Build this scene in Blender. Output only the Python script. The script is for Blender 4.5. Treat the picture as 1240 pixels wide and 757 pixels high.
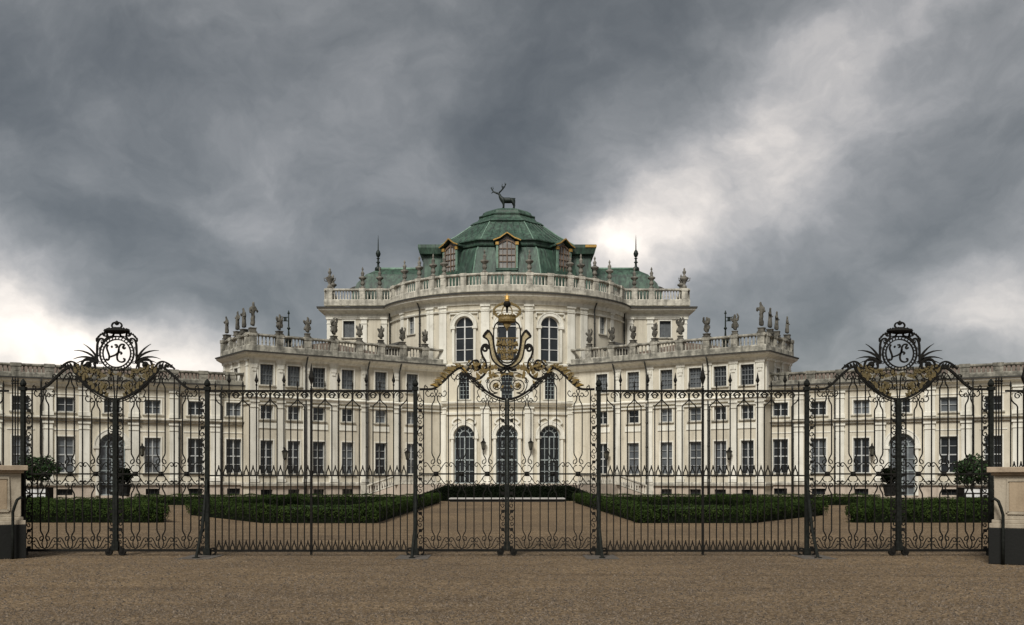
import bpy, bmesh, math, random
import numpy as np
from math import sin, cos, pi, radians, sqrt, hypot, atan2
from mathutils import Vector, Matrix

for o in list(bpy.data.objects):
    bpy.data.objects.remove(o)
SC = bpy.context.scene
COL = SC.collection

# ------------------------------------------------------------------ camera
EYE = 1.65
cam_d = bpy.data.cameras.new("camera")
cam = bpy.data.objects.new("camera", cam_d)
COL.objects.link(cam)
cam.location = (0, 0, EYE)
cam.rotation_euler = (radians(90), 0, 0)
cam_d.sensor_width = 36
cam_d.lens = 36 * 1200 / 1240
cam_d.shift_x = 6 / 1240
cam_d.shift_y = 201.5 / 1240
cam_d.clip_start = 0.1
cam_d.clip_end = 4000
SC.camera = cam

# ------------------------------------------------------------------ sky, sun, exposure
SUN_EL, SUN_AZ = 47.0, -18.0          # the sun stands behind the photographer's left shoulder, veiled by cloud
SC.view_settings.view_transform = 'Standard'
SC.view_settings.look = 'None'
SC.view_settings.gamma = 1
SC.view_settings.use_curve_mapping = False
SC.view_settings.exposure = 1.45

W = bpy.data.worlds.new("World")
SC.world = W
W.use_nodes = True
wn, wl = W.node_tree.nodes, W.node_tree.links
wn.clear()

def N(t, **k):
    n = wn.new(t)
    for a, b in k.items():
        setattr(n, a, b)
    return n

def wmath(op, a, b=None, c=None, clamp=False):
    n = N('ShaderNodeMath', operation=op, use_clamp=clamp)
    for i, v in enumerate((a, b, c)):
        if v is None:
            continue
        if isinstance(v, (int, float)):
            n.inputs[i].default_value = v
        else:
            wl.new(v, n.inputs[i])
    return n.outputs[0]

tc = N('ShaderNodeTexCoord')
DIR = tc.outputs['Generated']
sep = N('ShaderNodeSeparateXYZ')
wl.new(DIR, sep.inputs[0])
dx, dy, dz = sep.outputs
AZ = wmath('ARCTAN2', dx, dy)
EL = wmath('ARCSINE', dz)
# cloud deck: direction projected on a high plane, so that the streaks converge with distance
den = wmath('ADD', wmath('MAXIMUM', dz, 0.0), 0.55)
comb = N('ShaderNodeCombineXYZ')
wl.new(wmath('DIVIDE', dx, den), comb.inputs[0])
wl.new(wmath('DIVIDE', dy, den), comb.inputs[1])
wl.new(wmath('MULTIPLY', dz, 1.2), comb.inputs[2])

def wnoise(vec, scale, detail, rough, dist=0.0, out=0):
    n = N('ShaderNodeTexNoise')
    n.inputs['Scale'].default_value = scale
    n.inputs['Detail'].default_value = detail
    n.inputs['Roughness'].default_value = rough
    n.inputs['Distortion'].default_value = dist
    wl.new(vec, n.inputs['Vector'])
    return n.outputs[out]

def wmap(vec, rot, scale, loc=(0, 0, 0)):
    mp = N('ShaderNodeMapping')
    mp.inputs['Rotation'].default_value = (0, 0, radians(rot))
    mp.inputs['Scale'].default_value = scale
    mp.inputs['Location'].default_value = loc
    wl.new(vec, mp.inputs[0])
    return mp.outputs[0]

# the wind has drawn the clouds out; shear the lookup by a coarse turbulence
turb = N('ShaderNodeVectorMath', operation='SUBTRACT')
wl.new(wnoise(DIR, 4.2, 7, 0.55, 0.0, 1), turb.inputs[0])
turb.inputs[1].default_value = (.5, .5, .5)
tsep = N('ShaderNodeSeparateXYZ')
wl.new(turb.outputs[0], tsep.inputs[0])
AZ = wmath('ADD', AZ, wmath('MULTIPLY', tsep.outputs[0], 0.22))
EL = wmath('ADD', EL, wmath('MULTIPLY', tsep.outputs[1], 0.16))
sky2 = N('ShaderNodeCombineXYZ')
wl.new(AZ, sky2.inputs[0])
wl.new(EL, sky2.inputs[1])
n_big = wnoise(wmap(comb.outputs[0], -30, (0.8, 1.0, 1), (3.1, 1.7, 0)), 1.5, 4, 0.5, 0.3)
n_mid = wnoise(wmap(sky2.outputs[0], -30, (0.62, 1.0, 1), (1.3, 4.2, 0)), 9.0, 9, 0.56, 0.15)
n_dir = wnoise(wmap(sky2.outputs[0], 12, (0.55, 1.0, 1), (7.3, 2.2, 0)), 6.0, 9, 0.54, 0.15)
val = wmath('ADD', wmath('MULTIPLY', wmath('SUBTRACT', n_big, 0.5), 0.28),
            wmath('MULTIPLY', wmath('SUBTRACT', n_mid, 0.5), 0.40))
val = wmath('ADD', val, wmath('MULTIPLY', wmath('SUBTRACT', n_dir, 0.5), 0.36))

n_fin = wnoise(wmap(sky2.outputs[0], -34, (0.7, 1.0, 1), (2.3, 9.2, 0)), 26.0, 7, 0.6, 0.1)
val = wmath('ADD', val, wmath('MULTIPLY', wmath('SUBTRACT', n_fin, 0.5), 0.21))

def blob(px, py, rx, ry, ang, amp):
    """a thin or thick patch of the cloud deck: centre and radii given in 1/1200 rad around the axis"""
    global val
    a0, e0 = math.atan((px - 614) / 1200), math.atan((580 - py) / 1200 * cos(math.atan((px - 614) / 1200)))
    c, s = cos(radians(ang)), sin(radians(ang))
    da, de = wmath('SUBTRACT', AZ, a0), wmath('SUBTRACT', EL, e0)
    p = wmath('DIVIDE', wmath('ADD', wmath('MULTIPLY', da, c), wmath('MULTIPLY', de, s)), rx / 1200)
    q = wmath('DIVIDE', wmath('SUBTRACT', wmath('MULTIPLY', de, c), wmath('MULTIPLY', da, s)), ry / 1200)
    r2 = wmath('ADD', wmath('MULTIPLY', p, p), wmath('MULTIPLY', q, q))
    val = wmath('ADD', val, wmath('MULTIPLY', wmath('POWER', 2.718, wmath('MULTIPLY', r2, -1.0)), amp))

BLOBS = [
    # thin, bright patches
    (10, 415, 290, 75, -14, 0.36), (200, 438, 140, 42, -10, 0.18), (15, 285, 70, 40, -30, 0.10),
    (770, 285, 170, 75, 30, 0.15), (960, 210, 340, 200, 30, 0.045), (726, 308, 75, 34, 14, 0.20), (830, 225, 240, 85, 34, 0.08), (955, 80, 75, 34, 45, 0.06),
    (1050, 40, 160, 50, 20, 0.06), (1228, 375, 60, 45, 0, 0.30), (1190, 320, 130, 40, 25, 0.08), (930, 410, 170, 45, 12, -0.05),
    (430, 130, 170, 60, 12, 0.10), (270, 255, 170, 28, -12, 0.08), (525, 205, 70, 50, 50, 0.10),
    # thick, dark patches
    (690, 55, 270, 110, 18, -0.19), (60, 60, 260, 120, 0, -0.14), (280, 330, 260, 50, -24, -0.10), (640, 150, 120, 70, 30, -0.10),
    (1130, 210, 170, 90, 25, -0.05), (1040, 340, 160, 40, 20, -0.06),
]
SKY_MEAN = 0.45
for b in BLOBS:
    blob(*b)
ramp = N('ShaderNodeValToRGB')
wl.new(wmath('MULTIPLY_ADD', val, 1.16, SKY_MEAN, clamp=True), ramp.inputs[0])
cr = ramp.color_ramp
cr.interpolation = 'B_SPLINE'
E0 = 0.325
pts = [(0.0, (0.074, 0.080, 0.083)), (0.25, (0.148, 0.158, 0.161)), (0.45, (0.290, 0.297, 0.299)),
       (0.62, (0.52, 0.51, 0.51)), (0.80, (1.0, 0.92, 0.845)), (1.0, (1.75, 1.58, 1.41))]
while len(cr.elements) < len(pts):
    cr.elements.new(0.5)
for e, (p, c) in zip(cr.elements, pts):
    e.position = p
    e.color = (c[0] * E0, c[1] * E0, c[2] * E0, 1)
sky = N('ShaderNodeTexSky', sky_type='NISHITA', sun_disc=False)
sky.sun_elevation = radians(SUN_EL)
sky.sun_rotation = radians(180 + SUN_AZ)
bg1 = N('ShaderNodeBackground')
bg1.inputs[1].default_value = 0.06
wl.new(sky.outputs[0], bg1.inputs[0])
bg2 = N('ShaderNodeBackground')
wl.new(ramp.outputs[0], bg2.inputs[0])
mixs = N('ShaderNodeMixShader')
mixs.inputs[0].default_value = 0.93
wl.new(bg1.outputs[0], mixs.inputs[1])
wl.new(bg2.outputs[0], mixs.inputs[2])
out = N('ShaderNodeOutputWorld')
wl.new(mixs.outputs[0], out.inputs[0])

W.cycles.sampling_method = 'MANUAL'
W.cycles.sample_map_resolution = 256

sl = bpy.data.lights.new("sun", 'SUN')
sl.energy = 1.4
sl.angle = radians(18)
sl.color = (1.0, 0.965, 0.90)
sun = bpy.data.objects.new("sun", sl)
COL.objects.link(sun)
_d = Vector((sin(radians(SUN_AZ)) * cos(radians(SUN_EL)), -cos(radians(SUN_AZ)) * cos(radians(SUN_EL)), sin(radians(SUN_EL))))
sun.rotation_euler = _d.to_track_quat('Z', 'Y').to_euler()

# ------------------------------------------------------------------ materials
def material(name, build):
    m = bpy.data.materials.new(name)
    m.use_nodes = True
    nt = m.node_tree
    b = nt.nodes['Principled BSDF']
    build(nt, b)
    return m

def nd(nt, t, **k):
    n = nt.nodes.new(t)
    for a, v in k.items():
        setattr(n, a, v)
    return n

def noise(nt, vec, scale, detail=5, rough=0.55, dist=0):
    n = nd(nt, 'ShaderNodeTexNoise')
    n.inputs['Scale'].default_value = scale
    n.inputs['Detail'].default_value = detail
    n.inputs['Roughness'].default_value = rough
    n.inputs['Distortion'].default_value = dist
    nt.links.new(vec, n.inputs['Vector'])
    return n.outputs[0]

def pos(nt, scale=(1, 1, 1)):
    g = nd(nt, 'ShaderNodeNewGeometry')
    mpn = nd(nt, 'ShaderNodeMapping')
    mpn.inputs['Scale'].default_value = scale
    nt.links.new(g.outputs['Position'], mpn.inputs[0])
    return mpn.outputs[0]

def rampn(nt, fac, stops):
    r = nd(nt, 'ShaderNodeValToRGB')
    e = r.color_ramp.elements
    while len(e) < len(stops):
        e.new(0.5)
    for x, (p, c) in zip(e, stops):
        x.position = p
        x.color = (*c, 1) if len(c) == 3 else c
    nt.links.new(fac, r.inputs[0])
    return r.outputs[0]

def mixc(nt, fac, a, b, mode='MIX'):
    n = nd(nt, 'ShaderNodeMix', data_type='RGBA', blend_type=mode)
    for i, v in ((0, fac), (6, a), (7, b)):
        if isinstance(v, (int, float)):
            n.inputs[i].default_value = v
        elif isinstance(v, tuple):
            n.inputs[i].default_value = (*v, 1)
        else:
            nt.links.new(v, n.inputs[i])
    return n.outputs[2]

def bump(nt, b, h, strength, dist=0.02):
    n = nd(nt, 'ShaderNodeBump')
    n.inputs['Strength'].default_value = strength
    n.inputs['Distance'].default_value = dist
    nt.links.new(h, n.inputs['Height'])
    nt.links.new(n.outputs[0], b.inputs['Normal'])

def objrand(nt):
    return nd(nt, 'ShaderNodeObjectInfo').outputs['Random']

def weathered(name, c, dark, streak=0.5, patch=0.4, rough=0.85, grime=0.55, fine=14.0):
    """plaster or stone: cloudy tone, rain streaks, blotches of grime"""
    def f(nt, b):
        p = pos(nt)
        big = noise(nt, p, 0.35, 4, 0.6)
        st = noise(nt, pos(nt, (2.6, 2.6, 0.16)), 1.0, 5, 0.6)
        fn = noise(nt, p, fine, 4, 0.6)
        bl = noise(nt, p, 1.6, 6, 0.65)
        c2 = tuple(v * 0.86 for v in c)
        c3 = (min(1, c[0] * 1.08), min(1, c[1] * 1.08), min(1, c[2] * 1.10))
        col = rampn(nt, big, [(0.3, c2), (0.7, c3)])
        s = rampn(nt, st, [(0.46, (0, 0, 0)), (0.72, (streak,) * 3)])
        col = mixc(nt, s, col, dark)
        g = rampn(nt, bl, [(grime, (0, 0, 0)), (grime + 0.2, (patch,) * 3)])
        col = mixc(nt, g, col, dark)
        col = mixc(nt, 0.25, col, rampn(nt, fn, [(0.3, (0.75,) * 3), (0.7, (1.15,) * 3)]), 'MULTIPLY')
        nt.links.new(col, b.inputs['Base Color'])
        b.inputs['Roughness'].default_value = rough
        b.inputs['Specular IOR Level'].default_value = 0.25
        bump(nt, b, fn, 0.3, 0.02)
    return material(name, f)

M = {}
M['plaster'] = weathered('cream plaster', (0.61, 0.565, 0.455), (0.27, 0.235, 0.175), 0.45, 0.38)
M['pilaster'] = weathered('pale stucco', (0.75, 0.73, 0.64), (0.31, 0.285, 0.225), 0.5, 0.36)
M['stone'] = weathered('weathered stone', (0.57, 0.54, 0.455), (0.13, 0.125, 0.105), 0.75, 0.7, 0.9, 0.45)
M['stone_dark'] = weathered('blackened parapet stone', (0.30, 0.285, 0.235), (0.055, 0.053, 0.045), 0.8, 0.8, 0.9, 0.42)
M['stone_mid'] = weathered('grey parapet stone', (0.42, 0.40, 0.335), (0.085, 0.082, 0.07), 0.8, 0.8, 0.9, 0.42)
M['baluster'] = weathered('grey stone balusters', (0.60, 0.565, 0.48), (0.15, 0.14, 0.12), 0.6, 0.6, 0.9, 0.47)
M['statue'] = weathered('sooty statue stone', (0.15, 0.14, 0.115), (0.032, 0.031, 0.027), 0.7, 0.8, 0.9, 0.42, 30)
M['urn'] = weathered('urn stone', (0.23, 0.215, 0.18), (0.042, 0.040, 0.035), 0.7, 0.8, 0.9, 0.45, 30)
M['plinthwall'] = weathered('base course stone', (0.50, 0.43, 0.35), (0.22, 0.18, 0.145), 0.6, 0.5, 0.9, 0.5)
M['pier'] = weathered('pier sandstone', (0.44, 0.385, 0.295), (0.15, 0.12, 0.085), 0.65, 0.55, 0.9, 0.48, 25)
M['pierpanel'] = weathered('pier inset panel', (0.40, 0.315, 0.215), (0.17, 0.125, 0.08), 0.5, 0.45, 0.9, 0.5, 25)
M['capstone'] = weathered('pier cap stone', (0.42, 0.335, 0.24), (0.15, 0.115, 0.08), 0.4, 0.6, 0.9, 0.5, 25)
M['darkstone'] = weathered('black base stone', (0.013, 0.0135, 0.012), (0.006, 0.0065, 0.006), 0.6, 0.5, 0.8, 0.5, 20)
M['slab'] = weathered('threshold slab', (0.105, 0.092, 0.078), (0.06, 0.055, 0.05), 0.3, 0.6, 0.9, 0.5, 20)
M['tiles'] = weathered('brown roof tiles', (0.15, 0.115, 0.09), (0.06, 0.05, 0.045), 0.5, 0.6, 0.9)
M['gutter'] = weathered('gutter lead', (0.06, 0.058, 0.052), (0.03, 0.03, 0.028), 0.3, 0.4, 0.7)
M['pale_step'] = weathered('pale step stone', (0.45, 0.43, 0.40), (0.2, 0.19, 0.17), 0.3, 0.4)

def _copper(nt, b):
    p = pos(nt)
    big = noise(nt, p, 0.5, 5, 0.62)
    st = noise(nt, pos(nt, (3.2, 3.2, 0.22)), 1.0, 5, 0.62)
    col = rampn(nt, big, [(0.3, (0.016, 0.046, 0.029)), (0.5, (0.036, 0.080, 0.053)), (0.7, (0.085, 0.145, 0.103))])
    s = rampn(nt, st, [(0.42, (0, 0, 0)), (0.62, (0.85,) * 3)])
    col = mixc(nt, s, col, (0.012, 0.020, 0.016))
    s2 = rampn(nt, noise(nt, pos(nt, (4, 4, 0.3)), 1.3, 4), [(0.56, (0, 0, 0)), (0.75, (0.5,) * 3)])
    col = mixc(nt, s2, col, (0.12, 0.19, 0.145))
    nt.links.new(col, b.inputs['Base Color'])
    b.inputs['Roughness'].default_value = 0.6
    bump(nt, b, noise(nt, p, 5, 4), 0.25, 0.03)
M['copper'] = material('verdigris copper', _copper)

def _flat(c, rough=0.5, metal=0.0, var=0.25, scale=6.0, spec=0.4, bstr=0.15):
    def f(nt, b):
        n = noise(nt, pos(nt), scale, 4, 0.6)
        lo, hi = tuple(v * (1 - var) for v in c), tuple(min(1, v * (1 + var)) for v in c)
        nt.links.new(rampn(nt, n, [(0.3, lo), (0.7, hi)]), b.inputs['Base Color'])
        b.inputs['Roughness'].default_value = rough
        b.inputs['Metallic'].default_value = metal
        b.inputs['Specular IOR Level'].default_value = spec
        bump(nt, b, n, bstr, 0.01)
    return f
M['iron'] = material('painted black iron', _flat((0.0115, 0.0108, 0.0092), 0.75, 0.0, 0.5, 25, 0.12))
M['post_iron'] = material('worn grey green iron', _flat((0.013, 0.0145, 0.0125), 0.75, 0.0, 0.5, 18, 0.12))
M['gold'] = material('tarnished gilding', _flat((0.16, 0.112, 0.038), 0.55, 0.15, 0.6, 40))
M['gold_highlight'] = material('gilding highlight', _flat((0.36, 0.23, 0.06), 0.4, 0.45, 0.5, 40))  # lighter copy of the gilding, highlights put into the colour
M['gold_dull'] = material('worn dull gilding', _flat((0.105, 0.080, 0.033), 0.6, 0.1, 0.6, 40))
M['gilt_trim'] = material('gilded moulding', _flat((0.42, 0.26, 0.075), 0.45, 0.4, 0.45, 9))
M['hatch'] = material('pale gilt lattice', _flat((0.40, 0.33, 0.19), 0.6, 0.1, 0.4, 30))
M['copper_pale'] = material('pale verdigris', _flat((0.14, 0.225, 0.170), 0.6, 0.0, 0.35, 3))
M['bronze'] = material('dark bronze', _flat((0.011, 0.018, 0.015), 0.55, 0.1, 0.4, 4, 0.3))
M['pipe'] = material('downpipe paint', _flat((0.030, 0.030, 0.027), 0.6, 0.0, 0.4, 3))
M['frame'] = material('grey window paint', _flat((0.40, 0.41, 0.40), 0.6, 0.0, 0.2, 3))
M['frame_blue'] = material('blue grey door paint', _flat((0.26, 0.295, 0.295), 0.6, 0.0, 0.25, 3))
M['frame_white'] = material('white window paint', _flat((0.62, 0.62, 0.60), 0.6, 0.0, 0.15, 3))
M['frame_brown'] = material('brown dormer wood', _flat((0.16, 0.11, 0.075), 0.7, 0.0, 0.3, 3))
M['shutter'] = material('grey slatted shutter', _flat((0.13, 0.14, 0.145), 0.7, 0.0, 0.25, 3))
M['planter'] = material('white planter box', _flat((0.66, 0.67, 0.66), 0.6, 0.0, 0.12, 3))
M['bark'] = material('bark', _flat((0.07, 0.05, 0.035), 0.9, 0.0, 0.4, 12))
M['lampglass'] = material('lantern glass', _flat((0.10, 0.10, 0.08), 0.15, 0.0, 0.2, 4, 0.6))

def _glass(lo, hi):
    def f(nt, b):
        r = objrand(nt)
        n = noise(nt, pos(nt), 0.9, 3, 0.6)
        col = mixc(nt, r, lo, hi)
        col = mixc(nt, 0.6, col, rampn(nt, n, [(0.35, (0.5,) * 3), (0.7, (1.3,) * 3)]), 'MULTIPLY')
        nt.links.new(col, b.inputs['Base Color'])
        b.inputs['Roughness'].default_value = 0.07
        b.inputs['Specular IOR Level'].default_value = 0.55
        bump(nt, b, noise(nt, pos(nt), 2.2, 2), 0.12, 0.02)
    return f
M['glass'] = material('dark old window glass', _glass((0.010, 0.012, 0.014), (0.030, 0.034, 0.038)))
M['glass_curtain'] = material('curtained window glass', _glass((0.075, 0.083, 0.090), (0.17, 0.185, 0.195)))
M['glass_dormer'] = material('dusty dormer glass', _glass((0.22, 0.215, 0.205), (0.36, 0.35, 0.33)))

def _gravel(nt, b):
    p = pos(nt)
    v = nd(nt, 'ShaderNodeTexVoronoi')
    v.inputs['Scale'].default_value = 30
    nt.links.new(p, v.inputs['Vector'])
    fine = noise(nt, p, 60, 3, 0.6)
    big = noise(nt, p, 0.16, 5, 0.6)
    med = noise(nt, pos(nt, (0.8, 1.6, 1)), 0.9, 5, 0.65)
    col = rampn(nt, v.outputs['Color'], [(0.1, (0.068, 0.046, 0.025)), (0.5, (0.164, 0.116, 0.069)), (0.95, (0.315, 0.236, 0.153))])
    col = mixc(nt, 0.75, col, rampn(nt, big, [(0.32, (0.66, 0.66, 0.68)), (0.68, (1.18, 1.16, 1.10))]), 'MULTIPLY')
    col = mixc(nt, 0.8, col, rampn(nt, med, [(0.3, (0.70, 0.70, 0.72)), (0.72, (1.16,) * 3)]), 'MULTIPLY')
    # wheel ruts and trodden lines
    rut = noise(nt, pos(nt, (0.05, 1.0, 1)), 1.6, 6, 0.6, 0.4)
    col = mixc(nt, 0.8, col, rampn(nt, rut, [(0.34, (0.70, 0.69, 0.70)), (0.46, (1.0,) * 3), (0.60, (1.0,) * 3), (0.72, (1.16, 1.14, 1.1))]), 'MULTIPLY')
    nt.links.new(col, b.inputs['Base Color'])
    b.inputs['Roughness'].default_value = 0.95
    b.inputs['Specular IOR Level'].default_value = 0.15
    h = nd(nt, 'ShaderNodeMath', operation='ADD')
    nt.links.new(v.outputs['Distance'], h.inputs[0])
    nt.links.new(fine, h.inputs[1])
    bump(nt, b, h.outputs[0], 0.7, 0.02)
M['gravel'] = material('brown gravel', _gravel)
M['pebble'] = material('loose pebble', lambda nt, b: (
    nt.links.new(rampn(nt, noise(nt, pos(nt), 35, 2), [(0.3, (0.022, 0.016, 0.010)), (0.5, (0.10, 0.073, 0.048)), (0.72, (0.23, 0.18, 0.13))]), b.inputs['Base Color']),
    setattr(b.inputs['Roughness'], 'default_value', 0.9)))

def _leaf(lo, mid, hi, sc, spec=0.15):
    def f(nt, b):
        n = noise(nt, pos(nt), sc, 4, 0.7)
        nt.links.new(rampn(nt, n, [(0.3, lo), (0.5, mid), (0.75, hi)]), b.inputs['Base Color'])
        b.inputs['Roughness'].default_value = 0.7
        b.inputs['Specular IOR Level'].default_value = spec
    return f
M['box'] = material('box leaves', _leaf((0.009, 0.017, 0.003), (0.026, 0.046, 0.009), (0.060, 0.086, 0.018), 3.2, 0.08))
M['boxcore'] = material('shaded foliage core', _flat((0.005, 0.008, 0.003), 0.9, 0, 0.3, 8, 0.1))  # near-black inside, shade put into the colour where leaves thin out
M['ivy'] = material('ivy leaves', _leaf((0.0025, 0.004, 0.002), (0.0045, 0.007, 0.003), (0.009, 0.013, 0.006), 4, 0.04))
M['shrub'] = material('shrub leaves', _leaf((0.012, 0.026, 0.009), (0.022, 0.044, 0.015), (0.045, 0.08, 0.028), 9))
M['lawn'] = material('lawn', _leaf((0.010, 0.020, 0.006), (0.017, 0.034, 0.009), (0.028, 0.05, 0.013), 3))

# ------------------------------------------------------------------ mesh helpers
class MB:
    def __init__(s):
        s.v, s.f = [], []
    def add(s, vs, fs):
        n = len(s.v)
        s.v.extend([tuple(p) for p in vs])
        s.f.extend([tuple(i + n for i in f) for f in fs])
        return s
    def quad(s, a, b, c, d):
        return s.add([a, b, c, d], [(0, 1, 2, 3)])
    def box(s, x0, x1, y0, y1, z0, z1):
        return s.add([(x0, y0, z0), (x1, y0, z0), (x1, y1, z0), (x0, y1, z0), (x0, y0, z1), (x1, y0, z1), (x1, y1, z1), (x0, y1, z1)],
                     [(0, 3, 2, 1), (4, 5, 6, 7), (0, 1, 5, 4), (1, 2, 6, 5), (2, 3, 7, 6), (3, 0, 4, 7)])
    def lathe(s, prof, n=8, c=(0, 0), z0=0.0, cap=True):
        vs, fs = [], []
        for r, z in prof:
            for k in range(n):
                a = 2 * pi * (k + 0.5) / n
                vs.append((c[0] + r * cos(a), c[1] + r * sin(a), z0 + z))
        m = len(prof)
        for i in range(m - 1):
            for k in range(n):
                k2 = (k + 1) % n
                fs.append((i * n + k, i * n + k2, (i + 1) * n + k2, (i + 1) * n + k))
        if cap:
            fs.append(tuple(range(n - 1, -1, -1)))
            fs.append(tuple((m - 1) * n + k for k in range(n)))
        return s.add(vs, fs)
    def tube(s, pts, r, n=6, cap=True):
        pts = [Vector(p) for p in pts]
        rr = r if isinstance(r, (list, tuple)) else [r] * len(pts)
        vs, fs = [], []
        up = Vector((0.13, 0.31, 0.94)).normalized()
        for i, p in enumerate(pts):
            t = (pts[min(i + 1, len(pts) - 1)] - pts[max(i - 1, 0)]).normalized()
            a = t.cross(up)
            if a.length < 0.05:
                a = t.cross(Vector((1, 0, 0)))
            a.normalize()
            b = t.cross(a).normalized()
            for k in range(n):
                q = 2 * pi * (k + 0.5) / n
                vs.append(p + a * (rr[i] * cos(q)) + b * (rr[i] * sin(q)))
        for i in range(len(pts) - 1):
            for k in range(n):
                k2 = (k + 1) % n
                fs.append((i * n + k2, i * n + k, (i + 1) * n + k, (i + 1) * n + k2))
        if cap:
            fs.append(tuple(range(n)))
            fs.append(tuple((len(pts) - 1) * n + k for k in range(n - 1, -1, -1)))
        return s.add(vs, fs)
    def ribbon(s, pts, hw, hd, y=0.0):
        """flat iron bar along a planar curve in XZ: half width hw in the plane, half depth hd across it"""
        n = len(pts)
        hws = hw if isinstance(hw, (list, tuple)) else [hw] * n
        vs, fs = [], []
        for i in range(n):
            a, b = pts[max(i - 1, 0)], pts[min(i + 1, n - 1)]
            tx, tz = b[0] - a[0], b[1] - a[1]
            l = hypot(tx, tz) or 1.0
            nx, nz = -tz / l * hws[i], tx / l * hws[i]
            x, z = pts[i]
            vs += [(x + nx, y - hd, z + nz), (x - nx, y - hd, z - nz), (x - nx, y + hd, z - nz), (x + nx, y + hd, z + nz)]
        for i in range(n - 1):
            for k in range(4):
                k2 = (k + 1) % 4
                fs.append((i * 4 + k2, i * 4 + k, (i + 1) * 4 + k, (i + 1) * 4 + k2))
        fs.append((0, 1, 2, 3))
        e = (n - 1) * 4
        fs.append((e + 3, e + 2, e + 1, e))
        return s.add(vs, fs)
    def poly(s, pts, z):
        return s.add([(p[0], p[1], z) for p in pts], [tuple(range(len(pts)))])
    def prism(s, pts, z0, z1):
        n = len(pts)
        vs = [(p[0], p[1], z0) for p in pts] + [(p[0], p[1], z1) for p in pts]
        fs = [tuple(range(n - 1, -1, -1)), tuple(range(n, 2 * n))]
        for i in range(n):
            j = (i + 1) % n
            fs.append((i, j, n + j, n + i))
        return s.add(vs, fs)
    def mesh(s, name, mat=None, smooth=False):
        me = bpy.data.meshes.new(name)
        me.from_pydata(s.v, [], s.f)
        if mat:
            me.materials.append(M[mat])
        if smooth:
            me.polygons.foreach_set('use_smooth', [True] * len(me.polygons))
        me.update()
        return me

def obj(name, me, parent=None, loc=(0, 0, 0), rz=0.0):
    """link one mesh (or None for an Empty); loc is in world space under a top-level parent, else local"""
    o = bpy.data.objects.new(name, me)
    COL.objects.link(o)
    loc = Vector(loc)
    if parent is not None:
        o.parent = parent
        if parent.parent is None:
            loc = loc - parent.location
    o.location = loc
    o.rotation_euler = (0, 0, rz)
    return o

def part(name, mb, mat, parent, loc=(0, 0, 0), rz=0.0, smooth=False):
    return obj(name, mb.mesh(name, mat, smooth), parent, loc, rz)

def tag(o, label, cat, group=None, kind=None):
    o['label'] = label
    o['category'] = cat
    if group:
        o['group'] = group
    if kind:
        o['kind'] = kind
    return o

def structure(o, label, cat):
    o['kind'] = 'structure'
    o['label'] = label
    o['category'] = cat
    return o

def thing(name, label, cat, loc=(0, 0, 0), group=None, rz=0.0):
    o = obj(name, None, None, loc, rz)
    o.empty_display_size = 0.3
    return tag(o, label, cat, group)

def copy_tree(o, parent=None):
    c = o.copy()
    COL.objects.link(c)
    c.parent = parent
    for ch in o.children:
        copy_tree(ch, c)
    return c

def smooth_path(pts, n=6):
    """Catmull-Rom through 2-D points"""
    P = [pts[0]] + list(pts) + [pts[-1]]
    r = []
    for i in range(1, len(P) - 2):
        p0, p1, p2, p3 = P[i - 1], P[i], P[i + 1], P[i + 2]
        for k in range(n):
            t = k / n
            r.append(tuple(0.5 * (2 * p1[j] + (p2[j] - p0[j]) * t + (2 * p0[j] - 5 * p1[j] + 4 * p2[j] - p3[j]) * t * t
                                  + (3 * p1[j] - p0[j] - 3 * p2[j] + p3[j]) * t ** 3) for j in range(2)))
    r.append(tuple(pts[-1]))
    return r

def spiral(cx, cy, r0, r1, a0, turns, n=None):
    """from radius r0 at angle a0 (degrees) winding 'turns' to radius r1"""
    n = n or max(8, int(abs(turns) * 14))
    return [(cx + (r0 + (r1 - r0) * k / n) * cos(radians(a0) + 2 * pi * turns * k / n),
             cy + (r0 + (r1 - r0) * k / n) * sin(radians(a0) + 2 * pi * turns * k / n)) for k in range(n + 1)]

def sweep(mb, plan, prof, closed=False):
    """sweep a closed profile [(outward, z)] along a plan polyline; outward = right-hand side of travel"""
    n = len(plan)
    vs, fs = [], []
    m = len(prof)
    for i in range(n):
        if closed:
            a, b, c = plan[(i - 1) % n], plan[i], plan[(i + 1) % n]
        else:
            a, b, c = plan[max(i - 1, 0)], plan[i], plan[min(i + 1, n - 1)]
        def nrm(p, q):
            l = hypot(q[0] - p[0], q[1] - p[1])
            return None if l < 1e-9 else ((q[1] - p[1]) / l, -(q[0] - p[0]) / l)
        n1, n2 = nrm(a, b) or nrm(b, c), nrm(b, c) or nrm(a, b)
        mx, my = n1[0] + n2[0], n1[1] + n2[1]
        k = 2.0 / max(0.3, mx * mx + my * my)
        mx, my = mx * k, my * k
        for d, z in prof:
            vs.append((b[0] + mx * d, b[1] + my * d, z))
    segs = n if closed else n - 1
    for i in range(segs):
        j = (i + 1) % n
        for k in range(m):
            k2 = (k + 1) % m
            fs.append((i * m + k, j * m + k, j * m + k2, i * m + k2))
    if not closed:
        fs.append(tuple(range(m)))
        fs.append(tuple((n - 1) * m + k for k in range(m - 1, -1, -1)))
    return mb.add(vs, fs)

def zat(y, Y):
    return EYE + (580 - y) * Y / 1200

# ------------------------------------------------------------------ ground
gm = MB()
gm.quad((-900, -300, 0), (900, -300, 0), (900, 900, 0), (-900, 900, 0))
ground = structure(part('ground', gm, 'gravel', None), 'brown gravel forecourt reaching from the gates to the palace', 'ground')

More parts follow.
